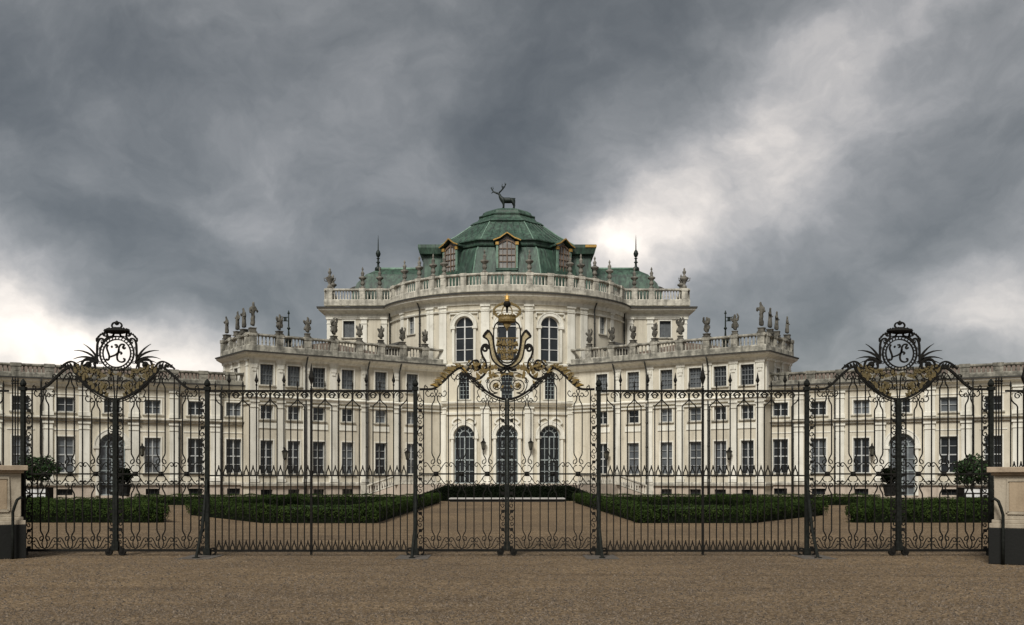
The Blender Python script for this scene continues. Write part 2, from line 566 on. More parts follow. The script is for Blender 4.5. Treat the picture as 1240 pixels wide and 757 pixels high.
# ------------------------------------------------------------------ the palace
class Flat:
    def __init__(s, A, B):
        s.A, s.B = A, B
        s.L = hypot(B[0] - A[0], B[1] - A[1])
        s.t = ((B[0] - A[0]) / s.L, (B[1] - A[1]) / s.L)
        s.n = (s.t[1], -s.t[0])
    def M(s, u, d, z):
        return (s.A[0] + s.t[0] * u + s.n[0] * d, s.A[1] + s.t[1] * u + s.n[1] * d, z)
    def rz(s, u):
        return atan2(s.t[1], s.t[0])
    def cuts(s, u0, u1):
        return []

class Arc:
    """full ellipse, u = arc length from the front, positive to the right"""
    def __init__(s, a, b, yc):
        s.a, s.b, s.yc = a, b, yc
        T = [radians(-180 + 0.25 * k) for k in range(1441)]
        u = [0.0]
        for p, q in zip(T, T[1:]):
            u.append(u[-1] + hypot(a * (sin(q) - sin(p)), b * (cos(q) - cos(p))))
        h = u[720]
        s.T, s.U = np.array(T), np.array([x - h for x in u])
        s.L = s.U[-1]
    def th(s, u):
        return float(np.interp(u, s.U, s.T))
    def M(s, u, d, z):
        t = s.th(u)
        x, y = s.a * sin(t), s.yc - s.b * cos(t)
        nx, ny = sin(t) / s.a, -cos(t) / s.b
        l = hypot(nx, ny)
        return (x + nx / l * d, y + ny / l * d, z)
    def rz(s, u):
        t = s.th(u)
        return atan2(s.b * sin(t), s.a * cos(t))
    def cuts(s, u0, u1):
        n = int((u1 - u0) / 0.6)
        return [u0 + (u1 - u0) * k / n for k in range(1, n)]

def wall(F, u0, u1, z0, z1, ops, deep=0.36):
    """wall sheet with real openings and reveals, in world space"""
    mb = MB()
    us = sorted({round(v, 4) for v in [u0, u1] + F.cuts(u0, u1) + [o['u'] + k * o['w'] / 2 for o in ops for k in (-1, 1)]})
    us2 = []
    for v in us:                                        # drop slivers
        if us2 and v - us2[-1] < 0.02:
            continue
        us2.append(v)
    zs = sorted({round(v, 4) for v in [z0, z1] + [o[k] for o in ops for k in ('z0', 'z1')]})
    for a, b in zip(us2, us2[1:]):
        for c, d in zip(zs, zs[1:]):
            mu, mz = (a + b) / 2, (c + d) / 2
            if any(abs(mu - o['u']) < o['w'] / 2 and o['z0'] < mz < o['z1'] for o in ops):
                continue
            mb.quad(F.M(a, 0, c), F.M(b, 0, c), F.M(b, 0, d), F.M(a, 0, d))
    for o in ops:
        w, u = o['w'] / 2, o['u']
        if o.get('arch'):
            sp = o['z1'] - w
            arc = [(u + w * cos(pi - pi * k / 16), sp + w * sin(pi - pi * k / 16)) for k in range(17)]
            for p, q in zip(arc, arc[1:]):
                mb.quad(F.M(p[0], 0, p[1]), F.M(q[0], 0, q[1]), F.M(q[0], 0, o['z1'] + 0.001), F.M(p[0], 0, o['z1'] + 0.001))
            loop = [(u - w, o['z0'])] + arc + [(u + w, o['z0'])]
        else:
            loop = [(u - w, o['z0']), (u - w, o['z1']), (u + w, o['z1']), (u + w, o['z0'])]
        loop.append(loop[0])
        for p, q in zip(loop, loop[1:]):
            mb.quad(F.M(p[0], 0, p[1]), F.M(q[0], 0, q[1]), F.M(q[0], -deep, q[1]), F.M(p[0], -deep, p[1]))
    return mb

def grid_frame(mb, w, h, cols, rows, border, mull, bar, y0, y1, z0=0.0):
    x = w / 2
    mb.box(-x, -x + border, y0, y1, z0, z0 + h)
    mb.box(x - border, x, y0, y1, z0, z0 + h)
    mb.box(-x + border, x - border, y0, y1, z0, z0 + border)
    mb.box(-x + border, x - border, y0, y1, z0 + h - border, z0 + h)
    iw, ih = w - 2 * border, h - 2 * border
    for c in range(1, cols):
        t = mull if c * 2 == cols else bar
        cx = -x + border + iw * c / cols
        mb.box(cx - t / 2, cx + t / 2, y0 + 0.006, y1 - 0.004, z0 + border, z0 + h - border)
    for r in range(1, rows):
        t = mull if r * 2 == rows and rows >= 4 else bar
        cz = z0 + border + ih * r / rows
        mb.box(-x + border, x - border, y0 + 0.012, y1 - 0.008, cz - t / 2, cz + t / 2)

_wc = {}
def window_meshes(w, h, style):
    k = (round(w, 3), round(h, 3), style)
    if k in _wc:
        return _wc[k]
    fr, pn, sl, su = MB(), MB(), MB(), MB()
    gy = 0.27
    x = w / 2
    arch = style.startswith('arch')
    hs = h - x if arch else h
    spec = {'ground': (2, 4, .06, .10, .035), 'mezz': (2, 2, .06, .09, .04), 'third': (4, 4, .055, .08, .045),
            'side': (2, 3, .06, .07, .04), 'base': (3, 1, .03, .03, .03), 'shut': (2, 1, .05, .05, .04),
            'mid': (3, 6, .055, .05, .04), 'arch_win': (2, 3, .08, .12, .05), 'arch_door': (4, 4, .10, .12, .05), 'arch_wing': (4, 4, .10, .12, .05)}[style]
    c, r, bo, mu, ba = spec
    grid_frame(fr, w, hs, c, r, bo, mu, ba, gy - 0.09, gy + 0.02)
    if style == 'shut':
        n = int(h / 0.10)
        for i in range(n):
            z = bo + (h - 2 * bo) * (i + 0.5) / n
            fr.add([(-x + bo, gy - .06, z - .045), (x - bo, gy - .06, z - .045), (x - bo, gy - .01, z + .035), (-x + bo, gy - .01, z + .035)], [(0, 1, 2, 3)])
    if arch:
        arcp = [(x * cos(pi * j / 16), hs + x * sin(pi * j / 16)) for j in range(17)]
        inn = [((x - bo / 2) * cos(pi * j / 16), hs + (x - bo / 2) * sin(pi * j / 16)) for j in range(17)]
        fr.ribbon(inn, bo / 2, 0.05, gy - 0.03)
        if style != 'arch_win':
            half = [(x * .52 * cos(pi * j / 12), hs + x * .52 * sin(pi * j / 12)) for j in range(13)]
            fr.ribbon(half, 0.045, 0.04, gy - 0.03)
            for j in range(1, 6):
                a = pi * j / 6
                fr.ribbon([(x * .52 * cos(a), hs + x * .52 * sin(a)), (x * .97 * cos(a), hs + x * .97 * sin(a))], 0.03, 0.04, gy - 0.03)
        else:
            fr.box(-mu / 2, mu / 2, gy - 0.08, gy + .01, hs, hs + x - bo)
        pn.add([(p[0], gy, p[1]) for p in arcp] + [(-x, gy, hs), (x, gy, hs)][:0], [tuple(range(17))])
        ob = [((x + .17) * cos(pi * j / 20), hs + (x + .17) * sin(pi * j / 20)) for j in range(21)]
        su.ribbon(ob, 0.15, 0.09, -0.035)
        ob = [((x + .36) * cos(pi * j / 20), hs + (x + .36) * sin(pi * j / 20)) for j in range(21)]
        su.ribbon(ob, 0.05, 0.13, -0.035)
        for sx in (-1, 1):
            su.box(sx * (x + .18) - .26, sx * (x + .18) + .26, -.17, .1, hs - .24, hs)
            su.box(sx * (x + .14) - .12, sx * (x + .14) + .12, -.10, .1, 0.0, hs - .24)
        if style != 'arch_win':
            su.box(-.17, .17, -.22, .05, hs + x + .02, hs + x + .55)
    elif style in ('third', 'mid', 'side', 'shut'):
        b = .13
        su.box(-x - b, -x, -.05, .12, -.02, h + b)
        su.box(x, x + b, -.05, .12, -.02, h + b)
        su.box(-x, x, -.052, .12, h, h + b)
    elif style in ('ground', 'mezz'):
        b = .11
        su.box(-x - b, -x, -.035, .12, -.02, h + b)
        su.box(x, x + b, -.035, .12, -.02, h + b)
        su.box(-x, x, -.037, .12, h, h + b)
    pn.quad((-x, gy, 0), (x, gy, 0), (x, gy, hs), (-x, gy, hs))
    if style != 'base' and not style.endswith('door') and style != 'arch_wing':
        sl.box(-x - .2, x + .2, -.14, .2, -.12, -.02)
    fm = {'third': 'shutter', 'shut': 'shutter', 'base': 'pipe', 'arch_door': 'frame_blue', 'arch_wing': 'frame_blue', 'arch_win': 'frame_white', 'mid': 'frame_blue'}.get(style, 'frame')
    gmn = {'third': 'glass_curtain', 'mid': 'glass', 'side': 'glass_curtain', 'arch_wing': 'glass_curtain'}.get(style, 'glass')
    _wc[k] = (fr.mesh('frame', fm), pn.mesh('pane', gmn), sl.mesh('sill', 'stone') if sl.v else None, su.mesh('surround', 'pilaster') if su.v else None)
    return _wc[k]

PAL = thing('palace', 'cream baroque palace with green copper dome between two long low wings', 'palace', (0, 100, 0))

WR = random.Random(5)
_pv = {}
def pane_variant(me, mat):
    if (me.name, mat) not in _pv:
        c = me.copy()
        c.materials.clear()
        c.materials.append(M[mat])
        _pv[(me.name, mat)] = c
    return _pv[(me.name, mat)]

def put_window(F, o, style):
    f, p, s, su = window_meshes(o['w'], o['z1'] - o['z0'], style)
    w = obj('door' if style in ('arch_door', 'arch_wing') else 'window', f, PAL, F.M(o['u'], 0, o['z0']), F.rz(o['u']))
    if style in ('ground', 'mezz', 'third') and WR.random() < .3:
        p = pane_variant(p, 'glass_curtain' if style != 'third' else 'glass')
    obj('pane', p, w)
    if s:
        obj('sill', s, w)
    if su:
        obj('surround', su, w)
    return w

_pc = {}
def pilaster(F, u, w, z0, z1, proj=0.14, capital=True):
    k = (w, round(z1 - z0, 3), proj, capital)
    if k not in _pc:
        mb, h = MB(), z1 - z0
        mb.box(-w / 2, w / 2, -proj, .1, 0, h)
        if capital:
            mb.box(-w / 2 - .08, w / 2 + .08, -proj - .09, .08, h - .16, h - .004)
            mb.box(-w / 2 - .04, w / 2 + .04, -proj - .05, .09, h - .62, h - .54)
            mb.box(-w / 2 - .07, w / 2 + .07, -proj - .08, .08, 0.004, .3)
        _pc[k] = mb.mesh('pilaster', 'pilaster')
    return obj('pilaster', _pc[k], PAL, F.M(u, 0, z0), F.rz(u))

def band(name, plan, prof, mat, closed=False, parent=None):
    return part(name, sweep(MB(), plan, prof, closed), mat, parent or PAL)

BAL_PROF = [(.075, 0), (.075, .05), (.045, .09), (.085, .30), (.075, .42), (.04, .70), (.055, .86), (.075, .92), (.075, 1.0)]
def balustrade(rows, plan, zb, zt, closed=False, pitch=0.29, mat='stone', bmat='baluster'):
    """rows = [(F, [pier u ...], pier width)]; zb = top of the plinth, zt = top of the handrail"""
    rail = MB()
    sweep(rail, plan, [(-.17, zt - .2), (.19, zt - .2), (.24, zt - .12), (.22, zt), (-.2, zt)], closed)
    R = part('balustrade', rail, mat, PAL)
    pl = MB()
    sweep(pl, plan, [(-.2, zb - .62), (.26, zb - .62), (.26, zb - .1), (.2, zb), (-.2, zb)], closed)
    part('plinth', pl, mat, R)
    bl = MB()
    h = zt - .2 - zb
    for F, ps, pw in rows:
        for p in ps:
            m = MB()
            m.box(-pw / 2, pw / 2, -.27, .22, zb - .60, zt - .24)
            m.box(-pw / 2 - .05, pw / 2 + .05, -.31, .26, zt - .24, zt + .04)
            m.box(-pw / 2 + .1, pw / 2 - .1, -.295, -.2, zb + .12, zt - .42)
            q = obj('pier', m.mesh('pier', mat), R, F.M(p, 0, 0), F.rz(p))
        for a, b in zip(ps, ps[1:]):
            g0, g1 = a + pw / 2 + .06, b - pw / 2 - .06
            n = max(1, int((g1 - g0) / pitch))
            for k in range(n):
                u = g0 + (g1 - g0) * (k + .5) / n
                x, y, _ = F.M(u, 0.02, 0)
                bl.lathe([(r, z * h) for r, z in BAL_PROF], 6, (x, y), zb, False)
    ob = part('baluster_row', bl, bmat, R, smooth=True)
    ob['kind'] = 'stuff'
    return R

def downpipe(F, u, z0, z1, d=0.16, hopper=True):
    mb = MB()
    P = [F.M(u, 0.62, z1), F.M(u, 0.5, z1 - .25), F.M(u, d + .05, z1 - .75), F.M(u, d, z1 - 1.1), F.M(u, d, (z0 + z1) / 2), F.M(u, d, z0)]
    mb.tube(P, 0.075, 6)
    for k in range(1, 5):
        z = z0 + (z1 - 1.2 - z0) * k / 5
        mb.tube([F.M(u, d, z), F.M(u, d, z + .1)], 0.095, 6)
    return part('downpipe', mb, 'pipe', PAL, smooth=True)

def mirror_flat(F):
    return Flat((-F.B[0], F.B[1]), (-F.A[0], F.A[1]))

# ---- the two arms that reach towards the court
pav_l = Flat((-21.8, 84.0), (-6.2, 94.7))
end_l = Flat((-25.5, 89.0), (-21.8, 84.0))
pav_r, end_r = mirror_flat(pav_l), Flat((21.8, 84.0), (25.5, 89.0))
BAYS = [1.49, 3.95, 6.27, 9.05, 12.37, 15.65]
PILS = [0.36, 2.72, 5.11, 7.66, 10.71, 14.01]
for side, (pav, end) in (('l', (pav_l, end_l)), ('r', (pav_r, end_r))):
    mir = (lambda v: v) if side == 'l' else (lambda v: pav.L - v)
    ops = []
    for i, u in enumerate(BAYS):
        u = mir(u)
        ops += [dict(u=u, w=1.18, z0=9.72, z1=11.46, s='third'), dict(u=u, w=1.10, z0=6.78, z1=7.98, s='mezz'),
                dict(u=u, w=1.14, z0=2.08, z1=4.95, s='ground'), dict(u=u, w=1.05, z0=.22, z1=.74, s='base')]
    part('wall', wall(pav, 0, pav.L, 1.05, 12.0, [o for o in ops if o['s'] != 'base']), 'plaster', PAL)
    part('base_course', wall(pav, 0, pav.L, 0, 1.05, [o for o in ops if o['s'] == 'base']), 'plinthwall', PAL)
    for o in ops:
        put_window(pav, o, o['s'])
    # end wall with one narrow window
    eo = [dict(u=end.L / 2, w=.9, z0=9.72, z1=11.3, s='side')]
    part('wall', wall(end, 0, end.L, 0, 12.0, eo), 'plaster', PAL)
    put_window(end, eo[0], 'side')
    for k in range(4):
        pilaster(end, .5 + (end.L - 1) * k / 3, .42, 8.9, 11.9, .1)
    for u in PILS:
        pilaster(pav, mir(u), .66, 1.36, 8.36)
        m = MB()                                         # strip and console of the top storey
        m.box(-.36, .36, -.07, .1, 0, 2.98)
        m.box(-.24, .24, -.16, .05, 2.25, 2.55)
        m.box(-.16, .16, -.13, .05, 1.98, 2.25)
        m.box(-.42, .42, -.12, .05, 2.72, 2.96)
        obj('pilaster_strip', m.mesh('pilaster_strip', 'pilaster'), PAL, pav.M(mir(u), 0, 8.86), pav.rz(0))
    for u in BAYS:                                       # recessed panel mouldings between the storeys
        m = MB()
        m.box(-.86, .86, -.07, .05, 5.98, 6.10)
        m.box(-.86, .86, -.045, .05, 6.10, 6.46)
        obj('panel_moulding', m.mesh('panel_moulding', 'pilaster'), PAL, pav.M(mir(u), 0, 0), pav.rz(0))
    if side == 'l':
        plan = [end.A, end.B, pav.B]
    else:
        plan = [pav.A, pav.B, end.B]
    band('cornice', plan, [(-.1, 11.82), (.10, 11.82), (.16, 12.0), (.30, 12.06), (.62, 12.22), (.66, 12.36), (-.1, 12.44)], 'pilaster')
    band('gutter', plan, [(.55, 12.37), (.74, 12.34), (.76, 12.47), (.55, 12.48)], 'gutter')
    band('string_course', plan, [(-.1, 8.34), (.20, 8.34), (.24, 8.5), (.36, 8.62), (.36, 8.70), (-.1, 8.86)], 'pilaster')
    band('string_course', plan, [(-.1, 8.02), (.145, 8.02), (.165, 8.14), (-.1, 8.2)], 'pilaster')
    band('base_moulding', plan, [(-.1, 1.04), (.20, 1.04), (.22, 1.24), (.16, 1.36), (-.1, 1.38)], 'stone')
    # back and roof
    e0 = end.A if side == 'l' else end.B
    back = (e0[0] + (13 if side == 'l' else -13), e0[1] + 9.0)
    m = MB()
    m.quad((*e0, 0), (*back, 0), (*back, 12.0), (*e0, 12.0))
    part('wall', m, 'plaster', PAL)
    m = MB()
    c0 = pav.A if side == 'l' else pav.B
    inner = pav.B if side == 'l' else pav.A
    ctr = ((c0[0] + inner[0] + back[0] + e0[0]) / 4, (c0[1] + inner[1] + back[1] + e0[1]) / 4)
    rp = [(*c0, 12.42), (*inner, 12.42), (*back, 12.42), (*e0, 12.42), (*ctr, 14.25)]
    m.add(rp, [(0, 1, 4), (1, 2, 4), (2, 3, 4), (3, 0, 4)])
    part('roof', m, 'tiles', PAL)
    ps = [0.22, 2.6, 5.18, 7.69, 10.2, 12.37, 14.6, 17.0]
    pe = [.3, end.L * .36, end.L * .68, end.L - .3] if side == 'l' else [.3, end.L * .32, end.L * .64, end.L - .3]
    balustrade([(pav, sorted(mir(p) for p in ps), .62), (end, pe, .5)], plan, 13.06, 14.02, mat='stone_mid', bmat='stone_mid')
    for u in (4.98, 10.95, 14.2):
        downpipe(pav, mir(u), .1, 12.3, .2)
    # little roof hatch that peeps over the parapet near the rotunda
    hx = pav.M(mir(15.3), -2.6, 0)
    m = MB()
    m.box(-.9, .9, -.7, .7, 12.4, 13.9)
    m.add([(-1.15, -.95, 13.9), (1.15, -.95, 13.9), (1.15, .95, 13.9), (-1.15, .95, 13.9), (0, -.95, 14.7), (0, .95, 14.7)],
          [(0, 1, 4), (3, 5, 2), (1, 2, 5, 4), (0, 4, 5, 3), (0, 3, 2, 1)])
    obj('roof_hatch', m.mesh('roof_hatch', 'gutter'), PAL, (hx[0], hx[1], 0), pav.rz(0))

# ---- the low wings
wing_l = Flat((-57.0, 69.3), (-22.2, 85.5))
wing_r = mirror_flat(wing_l)
WB = [13.6, 17.1, 20.64, 23.84, 30.47, 33.9, 37.03]
WP = [11.9, 15.4, 18.9, 22.55, 25.25, 29.0, 32.2, 35.5]
for side, wg in (('l', wing_l), ('r', wing_r)):
    mir = (lambda v: v) if side == 'l' else (lambda v: wg.L - v)
    ops = []
    for u in WB:
        u = mir(u)
        ops += [dict(u=u, w=1.26, z0=7.04, z1=8.2, s='mezz'), dict(u=u, w=1.26, z0=2.14, z1=5.06, s='ground'), dict(u=u, w=1.1, z0=.34, z1=.84, s='base')]
    ops += [dict(u=mir(27.35), w=1.26, z0=7.04, z1=8.2, s='mezz'), dict(u=mir(27.35), w=2.0, z0=.30, z1=5.35, s='arch_wing', arch=1)]
    w0, w1 = (10.0, wg.L) if side == 'l' else (0, wg.L - 10.0)
    up_ops = [dict(o, z0=1.15) if o['s'] == 'arch_wing' else o for o in ops if o['s'] != 'base']
    lo_ops = [dict(o, z1=1.15, arch=0) if o['s'] == 'arch_wing' else o for o in ops if o['s'] in ('base', 'arch_wing')]
    part('wall', wall(wg, w0, w1, 1.15, 9.2, up_ops), 'plaster', PAL)
    part('base_course', wall(wg, w0, w1, 0, 1.15, lo_ops), 'plinthwall', PAL)
    for o in ops:
        put_window(wg, o, o['s'])
    lo, hi = wg.M(mir(10.0), 0, 0)[:2], wg.M(mir(wg.L), 0, 0)[:2]
    plan = [lo, hi] if side == 'l' else [hi, lo]
    band('cornice', plan, [(-.1, 9.02), (.12, 9.02), (.2, 9.22), (.5, 9.40), (.54, 9.55), (-.1, 9.60)], 'pilaster')
    band('gutter', plan, [(.45, 9.56), (.62, 9.54), (.64, 9.67), (.45, 9.68)], 'gutter')
    d0 = mir(27.35)
    band('string_course', plan, [(-.1, 6.28), (.18, 6.28), (.22, 6.42), (.38, 6.52), (.38, 6.6), (-.1, 6.72)], 'stone')
    for a, b in ((10.0, 26.1), (28.6, wg.L)):
        a, b = sorted((mir(a), mir(b)))
        band('base_moulding', [wg.M(a, 0, 0)[:2], wg.M(b, 0, 0)[:2]], [(-.1, 1.14), (.16, 1.14), (.18, 1.3), (.12, 1.42), (-.1, 1.44)], 'stone')
    for u in WP:
        pilaster(wg, mir(u), .78, 1.45, 6.27, .12)
        pilaster(wg, mir(u), .78, 6.73, 9.0, .1)
    for u in WB + [27.35]:
        for z_ in (8.42, 5.55):
            if u == 27.35 and z_ < 6:
                continue
            m = MB()
            m.box(-.98, .98, -.045, .05, z_, z_ + .095)
            obj('panel_moulding', m.mesh('panel_moulding', 'pilaster'), PAL, wg.M(mir(u), 0, 0), wg.rz(0))
    a, b, c, d = (wg.M(mir(10.0), 0, 0), wg.M(mir(wg.L), 0, 0), wg.M(mir(wg.L), -9, 0), wg.M(mir(10.0), -9, 0))
    m = MB()
    for p, q in ((a, d), (d, c)):
        m.quad((p[0], p[1], 0), (q[0], q[1], 0), (q[0], q[1], 9.2), (p[0], p[1], 9.2))
    part('wall', m, 'plaster', PAL)
    m = MB()
    r0, r1 = wg.M(mir(10.0), -4.5, 10.98), wg.M(mir(wg.L), -4.5, 10.98)
    m.quad((a[0], a[1], 9.6), (b[0], b[1], 9.6), r1, r0)
    m.quad((d[0], d[1], 9.6), (c[0], c[1], 9.6), r1, r0)
    part('roof', m, 'tiles', PAL)
    ps = [10.2, 12.6, 15.2, 17.8, 20.3, 22.7, 25.0, 27.35, 29.7, 32.1, 34.5, 36.7, 38.2]
    balustrade([(wg, sorted(mir(p) for p in ps), .7)], plan, 10.06, 10.74, mat='stone_dark', bmat='stone_dark')
    for u in (22.1, 32.55, 35.95):
        downpipe(wg, mir(u), .1, 9.5, .2)

# ---- the rotunda
DR = Arc(12.3, 10.77, 104.07)
ops = []
for u in (-4.13, 0, 4.13):
    ops += [dict(u=u, w=1.86, z0=12.75, z1=17.04, s='arch_win', arch=1), dict(u=u, w=1.04, z0=9.2, z1=11.65, s='mid'),
            dict(u=u, w=2.06, z0=1.2, z1=6.72, s='arch_door', arch=1)]
for u in (-10.4, 10.4):
    ops += [dict(u=u, w=.95, z0=15.85, z1=17.6, s='side')]
part('wall', wall(DR, -30, 30, 0, 18.9, ops), 'plaster', PAL)
for o in ops:
    put_window(DR, o, o['s'])
ell = [DR.M(u, 0, 0)[:2] for u in np.linspace(-34.5, 34.5, 120)]
full = [DR.M(u, 0, 0)[:2] for u in np.linspace(-DR.L, DR.L, 140)[:-1]]
front = [DR.M(u, 0, 0)[:2] for u in np.linspace(-9.2, 9.2, 44)]
band('cornice', full, [(-.1, 18.1), (.12, 18.1), (.18, 18.45), (.34, 18.55), (.78, 18.78), (.84, 19.0), (-.1, 19.1)], 'pilaster', True)
band('gutter', full, [(.72, 19.01), (.92, 18.97), (.94, 19.14), (.72, 19.16)], 'gutter', True)
band('string_course', full, [(-.1, 17.5), (.15, 17.5), (.2, 17.62), (-.1, 17.7)], 'pilaster', True)
band('string_course', front, [(-.1, 12.2), (.16, 12.2), (.3, 12.36), (.3, 12.5), (-.1, 12.62)], 'pilaster')
band('string_course', front, [(-.1, 8.45), (.2, 8.45), (.26, 8.62), (.52, 8.8), (.55, 8.95), (-.1, 9.05)], 'pilaster')
band('string_course', front, [(-.1, 7.75), (.15, 7.75), (.18, 7.95), (-.1, 8.02)], 'pilaster')
for u in (-7.75, -6.3, -2.05, 2.05, 6.3, 7.75):
    pilaster(DR, u, .80, 1.2, 8.44, .18)
    pilaster(DR, u, .80, 12.63, 18.08, .15)
    pilaster(DR, u, .74, 9.06, 12.18, .12)
for u in (-11.9, 11.9):
    pilaster(DR, u, .6, 12.63, 18.08, .1)
for u in (-4.13, 0, 4.13):                              # stucco relief above each door arch and hood panel above each window
    m = MB()
    for sx in (-1, 1):
        pth = smooth_path([(sx * .15, 7.2), (sx * .5, 7.45), (sx * .95, 7.3), (sx * 1.15, 7.0), (sx * .95, 6.85), (sx * .8, 7.0)], 4)
        m.ribbon([(a, b) for a, b in pth], .08, .09, -.05)
    obj('relief', m.mesh('relief', 'pilaster'), PAL, DR.M(u, 0, 0), DR.rz(u))
    m = MB()
    m.ribbon([(-1.4, 16.9), (-1.4, 17.33), (1.4, 17.33), (1.4, 16.9)], .05, .085, -.035)
    obj('panel_moulding', m.mesh('panel_moulding', 'pilaster'), PAL, DR.M(u, 0, 0), DR.rz(u))
PIER_U = [-13.9, -11.5, -9.2, -7.45, -6.2, -4.13, -2.12, 0, 2.12, 4.13, 6.2, 7.45, 9.2, 11.5, 13.9]
fr_plan = [DR.M(u, 0, 0)[:2] for u in np.linspace(-15.6, 15.6, 70)]
balustrade([(DR, PIER_U, .58)], fr_plan, 19.95, 21.05)
for u in (-9.0, 9.0):
    downpipe(DR, u, 12.6, 18.9, .2)
m = MB()
m.add([(p[0], p[1], 19.05) for p in full], [tuple(range(len(full)))])
part('terrace_roof', m, 'gutter', PAL)

# ---- the two upper blocks beside the rotunda
for sx in (-1, 1):
    if sx < 0:
        fr_ = Flat((-18.4, 101.2), (-11.6, 101.2)); sd = Flat((-18.4, 112.0), (-18.4, 101.2))
        plan = [sd.A, sd.B, fr_.B]; us = lambda X: X + 18.4
    else:
        fr_ = Flat((11.6, 101.2), (18.4, 101.2)); sd = Flat((18.4, 101.2), (18.4, 112.0))
        plan = [fr_.A, fr_.B, sd.B]; us = lambda X: -X - 11.6
    o = dict(u=us(-16.15), w=1.15, z0=16.1, z1=17.78, s='shut')
    part('wall', wall(fr_, 0, fr_.L, 9, 18.9, [o]), 'plaster', PAL)
    put_window(fr_, o, 'shut')
    part('wall', wall(sd, 0, sd.L, 9, 18.9, []), 'plaster', PAL)
    band('cornice', plan, [(-.1, 18.1), (.12, 18.1), (.18, 18.45), (.34, 18.55), (.74, 18.78), (.80, 18.98), (-.1, 19.08)], 'pilaster')
    band('gutter', plan, [(.68, 18.99), (.88, 18.95), (.90, 19.12), (.68, 19.14)], 'gutter')
    band('string_course', plan, [(-.1, 17.95), (.10, 17.95), (.13, 18.04), (-.1, 18.07)], 'pilaster')
    for X in (-18.05, -14.6, -12.55):
        pilaster(fr_, us(X), .62, 12.6, 18.08, .16)
    balustrade([(fr_, sorted(us(X) for X in (-18.1, -14.75, -13.0, -11.7)), .58), (sd, [.4, 3.6, 7.0, 10.4], .58)], plan, 19.95, 21.05)
    downpipe(fr_, us(-11.95), 12.6, 18.9, .25)
    # hipped copper roof with rolled ridge
    R = MB()
    b = [(-16.35, 102.6), (-7.0, 102.6), (-7.0, 112.0), (-16.2, 112.0)]
    rows = [(0, 19.1), (.16, 20.6), (.5, 22.0), (1.1, 23.05), (1.75, 23.6), (2.0, 23.75)]
    vs, fs = [], []
    for ins, z in rows:
        vs += [(b[0][0] + ins * 1.45, b[0][1] + ins, z), (b[1][0], b[1][1] + ins, z), (b[2][0], b[2][1] - ins, z), (b[3][0] + ins * 1.45, b[3][1] - ins, z)]
    for i in range(len(rows) - 1):
        for k in range(4):
            k2 = (k + 1) % 4
            fs.append((i * 4 + k, i * 4 + k2, (i + 1) * 4 + k2, (i + 1) * 4 + k))
    fs.append(tuple((len(rows) - 1) * 4 + k for k in range(4)))
    R.add([(-sx * -x, y, z) if sx < 0 else (-x, y, z) for x, y, z in vs] if sx > 0 else vs, fs)
    ro = part('roof', R, 'copper', PAL)
    rr = MB()
    for (p, q) in (((-13.3, 104.6), (-8.0, 104.6)),):
        rr.tube([(sx * -p[0], p[1], 23.8), (sx * -q[0], q[1], 23.8)], .16, 8)
    part('ridge_roll', rr, 'copper_pale', ro, smooth=True)
    ch = MB()
    ch.lathe([(.55, 0), (.6, .2), (.45, .4), (.4, 1.5), (.62, 1.8), (.66, 2.0), (.3, 2.2)], 10, (sx * 16.0, 105.0), 19.8)
    part('chimney', ch, 'gutter', PAL)

# ---- the copper dome
DC = (0.0, 105.5)
def octo(hw, hd, fw, sw):
    """octagon: half width, half depth, half front facet, half side facet"""
    return [(-fw, -hd), (fw, -hd), (hw, -sw), (hw, sw), (fw, hd), (-fw, hd), (-hw, sw), (-hw, -sw)]
rings = [(octo(8.95, 7.75, 3.62, 3.2), 19.1), (octo(8.5, 7.25, 3.42, 3.0), 21.6), (octo(7.85, 6.55, 3.05, 2.75), 24.5), (octo(7.65, 6.3, 2.85, 2.6), 24.95)]
mold = [(octo(7.65, 6.3, 2.85, 2.6), 24.9), (octo(7.86, 6.5, 2.95, 2.7), 24.98), (octo(7.9, 6.54, 2.96, 2.7), 25.1), (octo(7.6, 6.25, 2.82, 2.6), 25.2), (octo(7.62, 6.27, 2.82, 2.6), 25.46), (octo(7.85, 6.48, 2.92, 2.7), 25.56), (octo(7.85, 6.48, 2.92, 2.7), 25.66), (octo(7.4, 6.0, 2.65, 2.5), 25.74)]
upper = [(octo(7.4, 6.0, 2.65, 2.5), 25.72), (octo(5.3, 4.6, 2.25, 2.1), 26.95), (octo(3.75, 3.7, 1.75, 1.75), 28.1)]
def rings_mesh(rs, cap=False):
    mb = MB()
    vs = [(DC[0] + x, DC[1] + y, z) for r, z in rs for x, y in r]
    fs = []
    for i in range(len(rs) - 1):
        for k in range(8):
            k2 = (k + 1) % 8
            fs.append((i * 8 + k, i * 8 + k2, (i + 1) * 8 + k2, (i + 1) * 8 + k))
    if cap:
        fs.append(tuple((len(rs) - 1) * 8 + k for k in range(8)))
    return mb.add(vs, fs)
dome = part('roof', rings_mesh(rings), 'copper', PAL)
part('roof_moulding', rings_mesh(mold), 'copper', dome)
part('upper_slope', rings_mesh(upper, True), 'copper', dome)
def oc(r):
    return octo(r, r, r * .45, r * .45)
part('roof_drum', rings_mesh([(oc(3.75), 28.1), (oc(3.85), 28.2), (oc(3.6), 28.42), (oc(3.1), 28.7), (oc(2.85), 29.05), (oc(2.95), 29.12), (oc(2.95), 29.22), (oc(2.65), 29.36)], True), 'copper', dome)
cap_ = [(oc(2.62 * cos(a)), 29.36 + .86 * sin(a)) for a in [radians(v) for v in (0, 18, 36, 54, 70)]]
part('dome_cap', rings_mesh(cap_, True), 'copper', dome)
